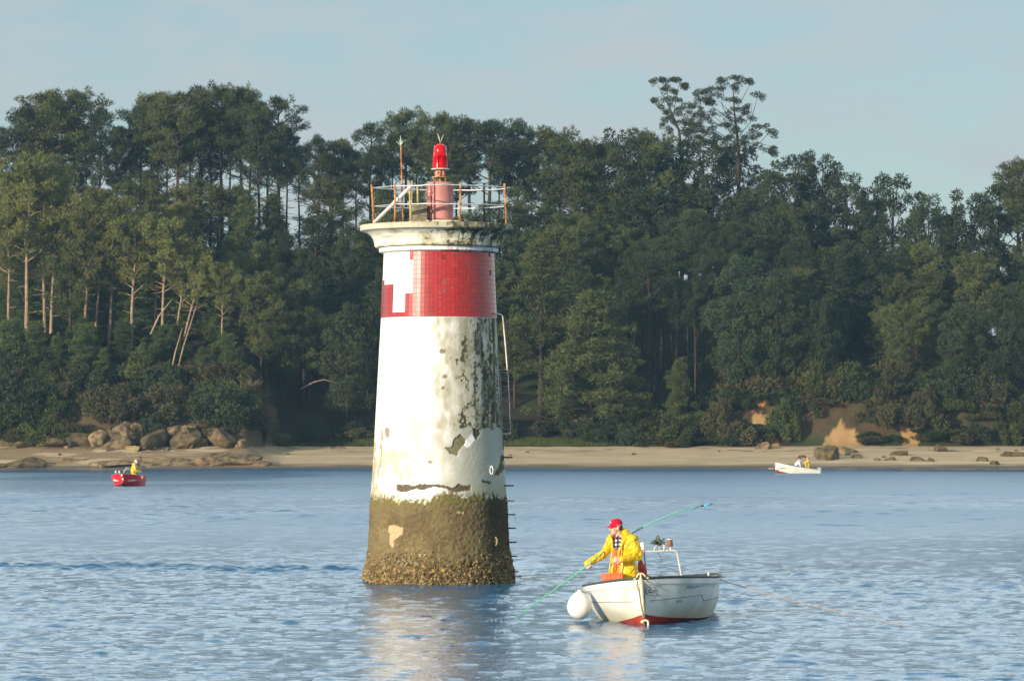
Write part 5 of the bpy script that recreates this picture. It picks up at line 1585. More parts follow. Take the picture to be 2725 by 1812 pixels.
M_HULLW = mat('worn_white_gelcoat', (0.80, 0.79, 0.74), .38, spec=.5, col2=(0.60, 0.59, 0.51), vscale=2.3)
M_HULLIN = mat('grey_white_interior', (0.55, 0.55, 0.50), .7, var=.3, vscale=4)
M_ANTIF = mat('red_antifouling', (0.36, 0.055, 0.035), .75, spec=.2, var=.35, vscale=5)
M_RUBBER = mat('dark_green_rubber', (0.045, 0.06, 0.055), .55, var=.3, vscale=9)
M_CREAMP = mat('cream_fittings', (0.72, 0.62, 0.42), .5, var=.2, vscale=9)
M_STEEL = mat('painted_steel_tube', (0.70, 0.66, 0.60), .35, metal=.3, var=.15, vscale=12)
M_ROPE = mat('pale_rope', (0.50, 0.42, 0.34), .9, var=.2, vscale=30)
M_DARKL = mat('black_lettering', (0.03, 0.035, 0.04), .6)

def yellowed(m):
    """worn hull paint that is tea-stained toward the waterline"""
    N, L = m.node_tree.nodes, m.node_tree.links
    b = N['Principled BSDF']
    src = b.inputs['Base Color'].links[0].from_socket
    tcn = N.new('ShaderNodeTexCoord'); sp = N.new('ShaderNodeSeparateXYZ'); L.new(tcn.outputs['Object'], sp.inputs['Vector'])
    nz_ = N.new('ShaderNodeTexNoise'); nz_.inputs['Scale'].default_value = 3.5; L.new(tcn.outputs['Object'], nz_.inputs['Vector'])
    ad = N.new('ShaderNodeMath'); ad.operation = 'MULTIPLY_ADD'; ad.inputs[1].default_value = .28; L.new(nz_.outputs['Fac'], ad.inputs[0]); L.new(sp.outputs['Z'], ad.inputs[2])
    mr = N.new('ShaderNodeMapRange'); mr.inputs['From Min'].default_value = .46; mr.inputs['From Max'].default_value = .20; mr.inputs['To Max'].default_value = .75
    L.new(ad.outputs[0], mr.inputs['Value'])
    mx = N.new('ShaderNodeMixRGB'); mx.inputs['Color2'].default_value = (0.50, 0.40, 0.16, 1)
    L.new(mr.outputs['Result'], mx.inputs['Fac']); L.new(src, mx.inputs['Color1']); L.new(mx.outputs['Color'], b.inputs['Base Color'])
yellowed(M_HULLW)

def text_on(hull, s, y0, z0, size, slant=0.0, sg=1, name='registration_letters', parent=None, m=M_DARKL, xs=1.0, rise=0.0):
    cu = bpy.data.curves.new('txt', 'FONT'); cu.body = s; cu.size = size; cu.shear = slant; cu.space_character = 1.0
    ob = bpy.data.objects.new('txt', cu); COL.objects.link(ob)
    dg = bpy.context.evaluated_depsgraph_get()
    me = bpy.data.meshes.new_from_object(ob.evaluated_get(dg))
    bpy.data.objects.remove(ob)
    bm = bmesh.new(); bm.from_mesh(me)
    bmesh.ops.subdivide_edges(bm, edges=[e for e in bm.edges if e.calc_length() > size * .4], cuts=2)
    for v in bm.verts:
        y = y0 + v.co.x * xs * (1 if sg > 0 else -1); z = z0 + v.co.y + v.co.x * rise
        v.co = (sg * (hull.hb(y, z) + .005), y, z)
    bm.to_mesh(me); bm.free()
    o = link_mesh(name, me, m, parent, smooth=False)
    return o

# ---- the near boat
BX, BY = 2.05, 58.25
H1 = Hull(4.6, 1.0)
boat = empty('fishing_boat', (BX, BY, -.02))
boat.rotation_euler = Matrix.Rotation(math.radians(-4.2), 3, 'Y').to_euler()
boat.rotation_euler = (Matrix.Rotation(math.radians(-6.0), 3, 'Z') @ Matrix.Rotation(math.radians(-4.0), 3, 'Y')).to_euler()
tag(boat, 'small white open fishing boat, red bottom, bow to the viewer, right of the tower', 'fishing boat')
bpy.context.view_layer.update()
BM = Matrix.Translation(Vector((BX, BY, -.02))) @ boat.rotation_euler.to_matrix().to_4x4()
BI = BM.inverted()
def BL(px, py, Y): return BI @ P(px, py, Y)
H1.build(boat, M_HULLW, M_ANTIF, M_RUBBER, M_HULLIN, M_HULLIN)

def near_boat_fittings():
    for sg in (-1, 1):
        ys = np.linspace(.12, 4.5, 40)
        pts = []
        for y in ys:
            z = .36 + .03 * (1 - y / 4.6)
            if sg > 0: z -= .10 * float(sstep(1.25, 1.45, y))
            pts.append((sg * (H1.hb(y, z) + .001), y, z))
        MB().tube(pts, .006, n=6).build('hull_crease', mat('crease_shade_line', (.20, .20, .17), .7), boat)  # dark strip stands for the shade along the knuckle crease of the hull
    # stem bar, chain and hook
    MB().tube([(0, -.012, .745), (0, -.018, .60), (0, -.012, .40), (0, .0, .20), (0, .02, .13)], [.030, .030, .029, .026, .02], n=12).build('stem_bar', M_CREAMP, boat)
    lk = MB(); n = 30
    for i in range(n):
        z = .70 - .66 * i / (n - 1); x = -.055 + .065 * i / (n - 1); yy = -.045 + (.02 * i / n)
        a = (i % 2) * math.pi / 2
        rg = []
        for q in range(10):
            t = 2 * math.pi * q / 10
            rg.append((x + .009 * math.cos(t) * math.cos(a), yy + .009 * math.cos(t) * math.sin(a), z + .017 * math.sin(t)))
        lk.tube(rg, .0035, n=5, closed=True)
    lk.build('chain', mat('rusty_chain', (.30, .24, .17), .7, metal=.4, var=.4, vscale=30), boat)
    hk = MB()
    hk.tube([(-.02, -.03, .085), (.03, -.045, .10), (.065, -.05, .085), (.068, -.05, .03), (.062, -.05, -.02)], .017, n=8)
    hk.ball((-.02, -.03, .075), .028, 12, 8)
    hk.build('towing_hook', M_CREAMP, boat)
    ring = [Vector((.072 * math.cos(t) * .95, .05, .745 + .078 * math.sin(t))) for t in np.linspace(-.35, math.pi + .35, 15)]
    MB().tube(ring, .012, n=10).build('bow_fairlead', M_CREAMP, boat)
    b = MB().tube([(0, .05, .81), (.0, .0, .78), (.0, -.03, .74), (.005, -.03, .64)], .016, n=8); b.box((0, .09, .745), (.24, .12, .02), bev=.006)
    b.tube([(-.10, -.012, .73), (-.13, .0, .60)], .006, n=6); b.tube([(.05, .0, .72), (.12, .02, .62)], .006, n=6)
    b.build('bow_roller', M_CREAMP, boat)
    # emblem by the bow: a hoop with dark strokes
    em = MB()
    def hp(y, z, o=.004): return (H1.hb(y, z) + o, y, z)
    em.tube([hp(.12 + .068 * math.cos(t) , .535 + .065 * math.sin(t)) for t in np.linspace(0, 6.283, 25)[:-1]], .0028, n=5, closed=True)
    em.tube([hp(.06, .565), hp(.055, .53), hp(.07, .50)], .007, n=5)
    em.tube([hp(.12, .56), hp(.10, .55), hp(.09, .53), hp(.11, .515), hp(.145, .525), hp(.165, .55)], .0085, n=5)
    em.tube([hp(.18, .50), hp(.22, .47), hp(.25, .455)], .003, n=5); em.tube([hp(.14, .455), hp(.19, .45), hp(.22, .46)], .003, n=5)
    em.build('bow_emblem', mat('faded_dark_marking', (.12, .115, .10), .7), boat)
    text_on(H1, '3VIZ-JERT', .66, .505, .105, .35, parent=boat, xs=1.05, rise=.05)
    mk = MB()
    for (y, z, w) in ((.56, .325, .10), (.57, .345, .02), (.64, .345, .02), (.69, .328, .02)):
        mk.tube([hp(y, z), hp(y + w, z)], .005, n=5)
    mk.build('small_marking', M_DARKL, boat)
    # stern post on the right and rail end cap
    y = 4.2; b_, c_, zs, _, _ = H1.at(y)
    MB().tube([(b_ - .05, 2.2, H1.at(2.2)[2]), (b_ - .05, 2.2, H1.at(2.2)[2] + .10)], .015, n=8).build('rowlock_pin', M_STEEL, boat)
    cp = MB(); cp.box((H1.at(4.4)[0] + .02, 4.4, .53), (.07, .2, .10), bev=.02); cp.build('rail_end_cap', mat('purple_grey_rubber', (.12, .11, .17), .6), boat)
near_boat_fittings()

def arch():
    Y = 61.75
    def A(u, v, dy=0): return BL(1680 + .10204 * u, 1400 + .10204 * v, Y + dy)
    a = empty('instrument_arch'); a.parent = boat
    b1 = A(1318, 1400); b1.z = .57
    b0 = A(250, 1400); b0.z = .57
    MB().tube([b1, A(1310, 1320), A(1255, 1020), A(1200, 720), A(1178, 672), A(1140, 643), A(1060, 628), A(700, 645), A(310, 664), A(262, 680), A(238, 720), A(232, 900), b0], .0155, n=10).build('tube_frame', M_STEEL, a)
    MB().tube([A(332, 690), A(345, 820), A(368, 1060), A(385, 1360)], .011, n=8).build('dark_stay', M_BLACK, a)
    l = MB().lathe([(.001, .0), (.034, .0), (.040, .02), (.038, .10), (.034, .115), (.012, .125), (.001, .126)], 20, tuple(A(300, 610)))
    l.build('white_lamp', mat('milky_plastic', (.78, .76, .68), .4), a, auto=40)
    c = A(295, 655)
    MB().box((c.x, c.y, c.z), (.075, .05, .03), bev=.008).build('orange_bracket', mat('orange_bracket', (.62, .24, .12), .6), a)
    MB().box(tuple(A(225, 560)), (.02, .02, .04), bev=.004).build('orange_bracket', mat('orange_bracket'), a)
    nb = MB(); rng = random.Random(5)
    cc = A(690, 410)
    for i in range(26):
        d = Vector((rng.gauss(0, .045), rng.gauss(0, .03), rng.gauss(0, .028)))
        nb.ball(cc + d, rng.uniform(.016, .032), 8, 6)
    nb.tube([cc + Vector((.05, 0, .01)), A(830, 425)], [.03, .012], n=6)
    nb.tube([A(590, 385), A(600, 470), A(740, 495), A(820, 425)], .012, n=6)
    nb.build('net_bundle', mat('dark_green_netting', (.035, .05, .045), .8, col2=(.16, .20, .13), vscale=24), a)
    br = MB(); br.tube([A(585, 640), A(610, 560), A(650, 505), A(715, 500)], .010, n=6); br.tube([A(735, 630), A(728, 510)], .005, n=6)
    br.build('net_bracket', M_STEEL, a)
    MB().tube([A(860, 640), A(856, 470)], [.020, .0175], n=12).build('peg', M_STEEL, a)
    MB().tube([A(856, 470), A(855, 448)], .016, n=12).build('peg_cap', M_BLACK, a)
    s = MB(); s.tube([A(1022, 628), A(1020, 545)], .014, n=10); s.build('compass_stem', M_STEEL, a)
    q = A(1015, 530)
    s = MB().lathe([(.001, 0), (.044, 0), (.047, .01), (.047, .10), (.040, .112), (.001, .114)], 20, tuple(q)); s.build('stern_light', mat('brown_lamp', (.20, .085, .055), .5), a, auto=40)
    s = MB().lathe([(.001, .115), (.05, .115), (.05, .126), (.001, .13)], 20, tuple(q)); s.build('lamp_lid', M_CREAMP, a, auto=40)
    MB().tube([A(690, 660), A(700, 700), A(755, 780), A(785, 845), A(768, 900), A(735, 935)], .0045, n=6).build('hanging_cable', M_BLACK, a)
arch()

# pear-shaped fender, crate, tarpaulin, sack
def near_boat_cargo():
    c = P(1542, 1615, 59.35)
    r = .197
    buoy = MB().lathe([(.001, -r * .98), (r * .35, -r * .92), (r * .7, -r * .70), (r * .93, -r * .36), (r, 0), (r * .95, r * .34), (r * .80, r * .68), (r * .60, r * .95), (r * .42, r * 1.12), (r * .22, r * 1.2), (r * .16, r * 1.36), (.001, r * 1.38)], 40, tuple(c))
    o = buoy.build('fender_buoy', mat('white_inflated_vinyl', (.80, .77, .70), .35, spec=.5, var=.06, vscale=4))
    tag(o, 'big white pear-shaped buoy hanging from the left side of the near boat', 'buoy')
    rp = MB()
    top = c + Vector((-.01, 0, r * 1.30))
    rp.tube([top, P(1533, 1577, 59.4), P(1534, 1563, 59.6)], .011, n=6)
    rp.tube([top + Vector((.02, 0, 0)), P(1560, 1576, 59.5), P(1550, 1566, 59.6)], .009, n=6)
    rp.build('lanyard', M_ROPE, o)
    cr_ = empty('fish_crate', (0, 0, 0))
    tag(cr_, 'small orange-red plastic fish crate on the foredeck beside the fisherman', 'crate')
    a0, a1 = P(1603, 1526, 59.55), P(1656, 1543, 59.55)
    z0, z1 = a1.z - .03, a0.z; xc, w = (a0.x + a1.x) / 2, a1.x - a0.x
    cr_.location = (xc, 59.68, z0); cr_.rotation_euler = (0, math.radians(-2.5), math.radians(4))
    h = z1 - z0
    m = mat('orange_red_plastic', (.74, .16, .07), .45, var=.2, vscale=10)
    b = MB(); t = .012; d = .26
    b.box((0, -d / 2, h / 2), (w, t, h), bev=.003); b.box((0, d / 2, h / 2), (w, t, h), bev=.003)
    b.box((-w / 2 + t / 2, 0, h / 2), (t, d - t - .002, h), bev=.003); b.box((w / 2 - t / 2, 0, h / 2), (t, d - t - .002, h), bev=.003); b.box((0, 0, .008), (w - 2 * t, d - 2 * t, .012))
    b.build('crate_walls', m, cr_, auto=30)
    for sg in (-1, 1):
        MB().box((0, sg * (d / 2 + .006), h - .008), (w + .012, .016, .018), bev=.003).build('crate_rim', m, cr_, auto=30)
    for i in range(4): MB().box((-w * .36 + w * .24 * i, -d / 2 - .0085, h * .42), (.012, .006, h * .7)).build('rib', m, cr_)
    tp = MB(); rng = random.Random(3)
    c = P(1745, 1536, 60.4)
    for i in range(14): tp.ball((c.x - .16 + .38 * i / 13, c.y + rng.uniform(-.05, .05), c.z - .02 + .015 * math.sin(i)), (.06, .07, .035 + .012 * rng.random()), 10, 8)
    tp.ball((c.x - .13, c.y - .08, c.z - .005), (.085, .05, .05), 10, 8)
    o = remesh(tp.build('folded_tarpaulin', mat('greyish_cloth', (.48, .47, .38), .9, var=.35, vscale=9)), .014, 2)
    tag(o, 'crumpled greyish white tarpaulin on the foredeck to the right of the fisherman', 'tarpaulin')
    sk = MB(); c = P(1708, 1520, 60.35)
    sk.ball((c.x, c.y, c.z - .02), (.085, .09, .16), 14, 10); sk.ball((c.x - .02, c.y, c.z + .11), (.045, .05, .09), 12, 8); sk.ball((c.x + .03, c.y, c.z - .14), (.09, .1, .12), 12, 8)
    sk.ball((c.x, c.y, c.z - .38), (.09, .09, .14), 12, 8)
    o = remesh(sk.build('canvas_sack', mat('brick_red_canvas', (.40, .055, .035), .8, var=.35, vscale=12)), .014, 1)
    tag(o, 'brick red canvas bag standing close behind the fisherman in yellow', 'bag')
near_boat_cargo()

def line(name, pts, r, m, lb, cat='rope', gp=None):
    o = MB().tube(pts, r, n=6).build(name, m); tag(o, lb, cat, gp); return o
def sagline(a, b, sag, n=18): return [a.lerp(b, i / n) + Vector((0, 0, -sag * math.sin(math.pi * i / n))) for i in range(n + 1)]
line('mooring_rope', sagline(P(1911, 1541, 60.5), P(2420, 1665, 57.6), .05, 26), .0075, mat('grey_brown_rope', (.36, .28, .24), .9), 'thin rope running from the near boat right into the water')
# ---------------------------------------------------------------- people
SKIN = mat('skin', (0.66, 0.40, 0.30), .55, spec=.35, var=.12, vscale=30)
YEL = mat('yellow_oilskin', (0.76, 0.47, 0.008), .34, spec=.5, var=.18, vscale=7, bump=1.0, bscale=13)
ORG = mat('orange_oilskin', (0.78, 0.17, 0.03), .45, spec=.4, var=.12, vscale=9)
CAPR = mat('crimson_cap', (0.62, 0.008, 0.045), .8, spec=.2, var=.15, vscale=30)
HAIRB = mat('dark_brown_hair', (0.07, 0.045, 0.03), .8)

def plaid():
    if 'plaid_shirt' in MATS: return MATS['plaid_shirt']
    m = mat('plaid_shirt', (0.5, 0.5, 0.5), .85)
    N, L = m.node_tree.nodes, m.node_tree.links
    t = N.new('ShaderNodeTexCoord')
    out = None
    for ax, ph in (('X', 0), ('Z', 1)):
        w = N.new('ShaderNodeTexWave'); w.bands_direction = ax; w.inputs['Scale'].default_value = 5.0; w.inputs['Distortion'].default_value = 4.0
        L.new(t.outputs['Object'], w.inputs['Vector'])
        if out is None: out = w.outputs['Fac']
        else:
            mu = N.new('ShaderNodeMath'); mu.operation = 'MULTIPLY'; L.new(out, mu.inputs[0]); L.new(w.outputs['Fac'], mu.inputs[1]); out = mu.outputs[0]
    r = N.new('ShaderNodeValToRGB'); r.color_ramp.elements[0].position = .12; r.color_ramp.elements[0].color = (.035, .03, .06, 1)
    r.color_ramp.elements[1].position = .5; r.color_ramp.elements[1].color = (.62, .60, .62, 1)
    L.new(out, r.inputs['Fac']); L.new(r.outputs['Color'], N['Principled BSDF'].inputs['Base Color'])
    return m

def frame_mat(fwd, up=(0, 0, 1)):
    f = Vector(fwd).normalized(); u = Vector(up); s = f.cross(u).normalized(); u = s.cross(f).normalized()
    return Matrix((s, f, u)).transposed()          # columns: side(right), forward, up

def hand(mb, w, d, n, s, k=1.0):
    """wrist w, d along the hand, n toward what the palm faces, s across the knuckles"""
    d, n, s = Vector(d).normalized(), Vector(n).normalized(), Vector(s).normalized()
    for i in range(4):
        mb.capsule(w + s * (-.027 + .018 * i) * k + d * .01, w + s * (-.033 + .022 * i) * k + d * .085 * k, .014 * k, .0115 * k, 8)
    for i, ln in enumerate((.92, 1.05, 1.0, .82)):
        b = w + s * (-.033 + .022 * i) * k + d * .085 * k
        p1 = b + (d * .034 + n * .018) * ln * k; p2 = p1 + (d * .004 + n * .027) * ln * k; p3 = p2 + (d * -.016 + n * .012) * ln * k
        mb.capsule(b, p1, .0105 * k, .0095 * k, 8); mb.capsule(p1, p2, .0095 * k, .0088 * k, 8); mb.capsule(p2, p3, .0088 * k, .008 * k, 8)
    t0 = w + d * .02 * k - s * .035 * k
    t1 = t0 + (d * .035 + n * .018 - s * .012) * k; t2 = t1 + (d * .026 + n * .018 + s * .008) * k
    mb.capsule(t0, t1, .014 * k, .012 * k, 8); mb.capsule(t1, t2, .0115 * k, .0095 * k, 8)

def head(mb, c, fwd, up=(0, 0, 1), k=1.0):
    M3 = frame_mat(fwd, up)
    def T(x, y, z): return Vector(c) + M3 @ Vector((x, y, z)) * k
    mb.ball(T(0, -.005, .02), (.076 * k, .095 * k, .098 * k), 20, 16, M3)
    mb.ball(T(0, .035, -.045), (.058 * k, .058 * k, .072 * k), 18, 14, M3)
    mb.ball(T(0, .072, -.098), (.026 * k, .022 * k, .020 * k), 12, 10, M3)
    mb.capsule(T(0, .088, .012), T(0, .113, -.032), .010 * k, .014 * k, 10)
    mb.capsule(T(-.035, .078, .028), T(.035, .078, .028), .012 * k, .012 * k, 8)
    mb.capsule(T(-.018, .088, -.066), T(.018, .088, -.066), .0075 * k, .0075 * k, 8)
    for sg in (-1, 1):
        mb.ball(T(sg * .078, -.005, -.01), (.012 * k, .022 * k, .034 * k), 10, 10, M3)
        mb.ball(T(sg * .042, .058, -.03), (.024 * k, .022 * k, .022 * k), 10, 8, M3)
    return T, M3

def cap(name, T, M3, m, parent, k=1.0, brim=True):
    mb = MB()
    V, F = [], []
    n, q = 28, 9
    for i in range(q + 1):
        ph = math.pi / 2 * i / q
        for j in range(n):
            t = 2 * math.pi * j / n
            rr = math.cos(ph) ** .75
            V.append(T(.084 * rr * math.cos(t), -.008 + .104 * rr * math.sin(t) + .01 * math.sin(ph), .048 + .092 * math.sin(ph)))
    for i in range(q):
        for j in range(n): F.append((i * n + j, i * n + (j + 1) % n, (i + 1) * n + (j + 1) % n, (i + 1) * n + j))
    mb.add(V, F); mb.add([T(.080 * math.cos(2 * math.pi * j / n), -.008 + .1 * math.sin(2 * math.pi * j / n), .046) for j in range(n)], [tuple(range(n))])
    c = mb.build(name, m, parent)
    if brim:
        V, F = [], []
        for lay in (0, 1):
            for i in range(5):
                f = i / 4.0
                for j in range(13):
                    a = math.pi * (j / 12.0)
                    x = .078 * math.cos(a); y0 = -.008 + .092 * math.sin(a) 
                    y = y0 + f * .082 * math.sin(a) ** .6
                    V.append(T(x, y, .052 - .028 * f - .10 * x * x / .0064 * .12 - lay * .006))
        for lay in (0, 1):
            for i in range(4):
                for j in range(12):
                    b = lay * 65 + i * 13 + j
                    F.append((b, b + 1, b + 14, b + 13) if lay == 0 else (b + 13, b + 14, b + 1, b))
        for j in range(12): F.append((52 + j, 53 + j, 65 + 53 + j, 65 + 52 + j))
        MB().add(V, F).build('brim', m, c)
    return c

def fisherman():
    F0 = Vector((1.755, 60.0, .05))
    root = empty('person', F0)
    tag(root, 'fisherman in open yellow jacket, orange bib and crimson cap, holding a long green pole', 'person')
    def M(u, v, dy=0.0): return Vector((1.005 + .000765 * u, 60 + dy, 1.73 - .000765 * v)) - F0
    f = Vector((-.66, -.75, 0)); r = Vector((.75, -.66, 0))
    RT = Matrix((r, f, Vector((0, 0, 1)))).transposed()
    sR, sL = M(775, 620, .10), M(1200, 600, -.10)
    eR = M(585, 905, .02)
    gp_ = M(262, 1119, -.17); pa = Vector((-.72, 0.0, -.60)).normalized()
    dR = Vector((-.10, -.6, -.8)); dR = (dR - pa * pa.dot(dR)).normalized(); nR = pa.cross(dR)
    if nR.x > 0: nR = -nR
    wR = gp_ - dR * .062 - nR * .026
    eL, wL = M(1315, 925, -.14), M(960, 985, -.33)
    # --- body: one skin from boots to crown
    b = MB()
    hc = M(862, 335, -.01)
    T, M3 = head(b, hc, (-.95, -.30, -.10))
    b.capsule(M(935, 600, .01), M(885, 400, .01), .066, .058)
    b.capsule(sR, sL, .075, .075); b.ball(M(990, 800, 0), (.17, .11, .22), 20, 14, RT); b.ball(M(1005, 1100, .0), (.165, .12, .22), 20, 14, RT)
    b.capsule(sR, eR, .055, .045); b.capsule(eR, wR, .043, .030); b.capsule(sL, eL, .055, .045); b.capsule(eL, wL, .043, .030)
    hand(b, wR, dR, nR, pa, 1.15)
    dL = (M(850, 985, -.36) - wL).normalized()
    hand(b, wL, dL, Vector((.1, .8, -.5)), Vector((.1, .35, .93)), 1.15)
    hip = M(1010, 1370, 0)
    for sg in (-1, 1):
        hp = hip + r * .09 * sg; kn = hp + f * .10 + Vector((0, 0, -.30)); ft = kn - f * .07 + Vector((0, 0, -.30)); ft.z = .06
        b.capsule(hp, kn, .09, .062); b.capsule(kn, ft, .06, .045); b.capsule(ft, ft + f * .15 + Vector((0, 0, -.02)), .045, .04)
    remesh(b.build('body', SKIN, root), .0065, 2)
    # --- shirt and bib under the jacket
    s = MB()
    s.ball(M(985, 780, 0), (.185, .128, .22), 24, 16, RT); s.capsule(M(925, 600, -.02), M(890, 690, -.05), .078, .09); s.capsule(M(905, 560, .0), M(900, 600, -.01), .072, .085)
    remesh(s.build('plaid_shirt', plaid(), root), .012, 2)
    s = MB(); s.capsule(M(800, 500, -.075), M(845, 560, -.105), .010, .013); s.build('red_collar', mat('red_cotton', (.5, .03, .03), .8), root)
    s = MB()
    s.ball(M(1000, 1060, 0), (.188, .148, .235), 24, 16, RT); s.ball(M(1010, 1300, 0), (.19, .16, .22), 24, 16, RT)
    for sg in (-1, 1):
        hp = hip + r * .09 * sg; kn = hp + f * .10 + Vector((0, 0, -.30)); ft = kn - f * .07 + Vector((0, 0, -.30)); ft.z = .10
        s.capsule(hp, kn, .112, .085); s.capsule(kn, ft, .085, .075)
    bib = M(838, 850, -.115)
    s.box(M(862, 900, -.09), (.15, .035, .16), rot=RT, bev=.01)
    remesh(s.build('bib_trousers', ORG, root), .012, 2)
    s = MB()
    for sg in (-1, 1):
        hp = hip + r * .09 * sg; kn = hp + f * .10 + Vector((0, 0, -.30)); ft = kn - f * .07 + Vector((0, 0, -.30)); ft.z = .06
        s.capsule(ft + Vector((0, 0, .12)), ft, .07, .06); s.capsule(ft, ft + f * .16 + Vector((0, 0, -.015)), .055, .045)
    remesh(s.build('rubber_boots', mat('dark_rubber_boot', (.03, .05, .035), .5), root), .012, 1)
    # --- jacket with an open front
    j = MB()
    j.capsule(sR, sL, .098, .104, 18)
    j.ball(M(1000, 740, 0), (.222, .145, .215), 28, 18, RT)
    j.ball(M(1015, 1010, .0), (.215, .170, .27), 28, 18, RT)
    j.ball(M(1035, 1290, .0), (.248, .200, .27), 28, 18, RT)
    j.ball(M(1042, 1440, .0), (.250, .200, .12), 28, 18, RT)
    j.capsule(sR, eR, .092, .074, 16); j.capsule(eR, wR + (eR - wR) * .06, .074, .052, 16)
    j.capsule(sL, eL, .100, .084, 16); j.capsule(eL, wL + (eL - wL) * .08, .084, .056, 16)
    jo = j.build('yellow_jacket', YEL, root)
    cu = MB().box(M(838, 1060, -.19), (.128, .30, 1.14), rot=frame_mat((-.28, -.96, 0)))
    cut = cu.build('cutter', YEL, None); 
    cm = MB(); ball = cut
    remesh(jo, .011, 3)
    # bake: remesh, then cut the opening with real booleans, so no helper object stays in the scene
    cut.location = F0
    bo = jo.modifiers.new('opening', 'BOOLEAN'); bo.operation = 'DIFFERENCE'; bo.object = cut; bo.solver = 'EXACT'
    bpy.context.view_layer.update()
    dg = bpy.context.evaluated_depsgraph_get()
    me = bpy.data.meshes.new_from_object(jo.evaluated_get(dg))
    jo.modifiers.clear(); jo.data = me
    bpy.data.objects.remove(cut)
    # wrinkles pressed into the oilskin
    co = np.empty(len(me.vertices) * 3, dtype=np.float32); me.vertices.foreach_get('co', co); co = co.reshape(-1, 3)
    no = np.array([v.normal[:] for v in me.vertices])
    ff = np.abs(fbm(co[:, 0] * 9, co[:, 1] * 9, co[:, 2] * 6 + co[:, 0] * 5, 3, 3) - .5) * 2
    rdg = 1 - np.abs(fbm(co[:, 0] * 6 + 3, co[:, 1] * 6, co[:, 2] * 9 - co[:, 0] * 7, 2, 13) - .5) * 2
    rd2 = 1 - np.abs(fbm(co[:, 0] * 11, co[:, 1] * 11, co[:, 2] * 3, 2, 17) - .5) * 2
    co += no * (ff[:, None] * .012 - (rdg[:, None] ** 9) * .020 - (rd2[:, None] ** 10) * .012)
    me.vertices.foreach_set('co', co.astype(np.float32).ravel()); me.update()
    if not len(me.materials): me.materials.append(YEL)
    me.polygons.foreach_set('use_smooth', np.ones(len(me.polygons), dtype=bool))
    me.polygons.foreach_set('material_index', np.zeros(len(me.polygons), dtype=np.int32))
    # storm flaps along the opening, collar and hood
    h = MB()
    h.tube([M(735, 545, -.10), M(768, 600, -.135), M(778, 760, -.165), M(758, 930, -.185), M(728, 1090, -.20), M(712, 1250, -.205), M(706, 1440, -.20)], [.030, .020, .014, .013, .013, .014, .014], n=10)
    h.tube([M(1095, 480, -.06), M(1050, 570, -.135), M(980, 690, -.185), M(915, 820, -.215), M(905, 960, -.23), M(925, 1120, -.245), M(925, 1440, -.25)], [.028, .026, .018, .014, .013, .013, .014], n=10)
    h.ball(M(742, 515, -.07), (.045, .05, .035), 14, 10, RT)
    h.tube([M(745, 520, -.05), M(800, 520, .08), M(930, 460, .14), M(1050, 430, .10), M(1090, 480, -.02)], [.04, .045, .05, .052, .04], n=12)
    h.ball(M(1060, 440, .03), (.062, .085, .055), 16, 12, RT); h.ball(M(1105, 495, .02), (.060, .085, .05), 16, 12, RT); h.ball(M(1020, 395, .05), (.045, .07, .04), 16, 12, RT)
    remesh(h.build('hood', YEL, root), .010, 2)
    # pole-side cuffs
    for w, e, rr in ((wR, eR, .052), (wL, eL, .057)):
        d = (w - e).normalized()
        MB().capsule(w - d * .045, w - d * .012, rr, rr, 18).build('cuff', YEL, root)
    # cap, hair, glasses
    c = cap('cap', T, M3, CAPR, root)
    MB().box(T(0, .088, .085), (.045, .008, .035), rot=M3, bev=.003).build('cap_badge', mat('white_patch', (.7, .62, .58), .8), c)
    hr = MB()
    hr.ball(T(0, -.045, .0), (.077, .062, .062), 16, 12, M3)
    remesh(hr.build('hair', HAIRB, root), .008, 1)
    g = MB()
    for sg in (-1, 1):
        g.tube([T(sg * .030 + .019 * math.cos(t), .094, .008 + .015 * math.sin(t)) for t in np.linspace(0, 6.283, 15)[:-1]], .0028, n=6, closed=True)
        g.tube([T(sg * .050, .092, .012), T(sg * .082, .03, .012), T(sg * .084, -.01, .0)], .0026, n=6)
        g.ball(T(sg * .030, .088, .008), (.014, .004, .010), 10, 8, M3)
    g.tube([T(-.012, .097, .010), T(.012, .097, .010)], .0026, n=6)
    g.build('glasses', mat('dark_glasses', (.05, .04, .045), .25), root)
    mt = MB().capsule(T(-.018, .092, -.060), T(.018, .092, -.060), .0035, .0035, 8); mt.build('mouth', mat('lips', (.36, .13, .11), .6), root)
    # the pole
    def Q(px, py, dy): return P(px, py, 60 + dy)
    lo = [Q(1372, 1644, .62), Q(1440, 1594, .32), Q(1500, 1550, .06), Q(1556, 1509, -.155), Q(1566, 1501, -.17), Q(1585, 1485.5, -.165), Q(1603, 1471, -.09), Q(1622, 1458, .10), Q(1650, 1439, .24), Q(1680, 1420.5, .32)]
    pr = empty('long_pole', lo[4])
    tag(pr, 'long thin green pole with blue tip, held by the fisherman and dipping into the water', 'pole')
    o0 = lo[4]
    gm = mat('green_fibreglass', (.08, .46, .27), .4, var=.1, vscale=3)
    MB().tube([p - o0 for p in lo], [.008, .009, .0095, .010, .010, .010, .010, .010, .010, .009], n=10).build('lower_shaft', gm, pr)
    MB().tube([Q(1676, 1423, .31) - o0, Q(1699, 1408.5, .36) - o0], .0095, n=8).build('joint', mat('dark_teal_ferrule', (.03, .16, .17), .5), pr)
    up = [Q(1697, 1409.5, .36), Q(1740, 1387.5, .42), Q(1790, 1367, .48), Q(1840, 1352, .52), Q(1867, 1346, .54)]
    MB().tube([p - o0 for p in up], [.0125, .012, .011, .0105, .010], n=10).build('upper_shaft', mat('light_green_fibreglass', (.14, .48, .34), .4, var=.1, vscale=3), pr)
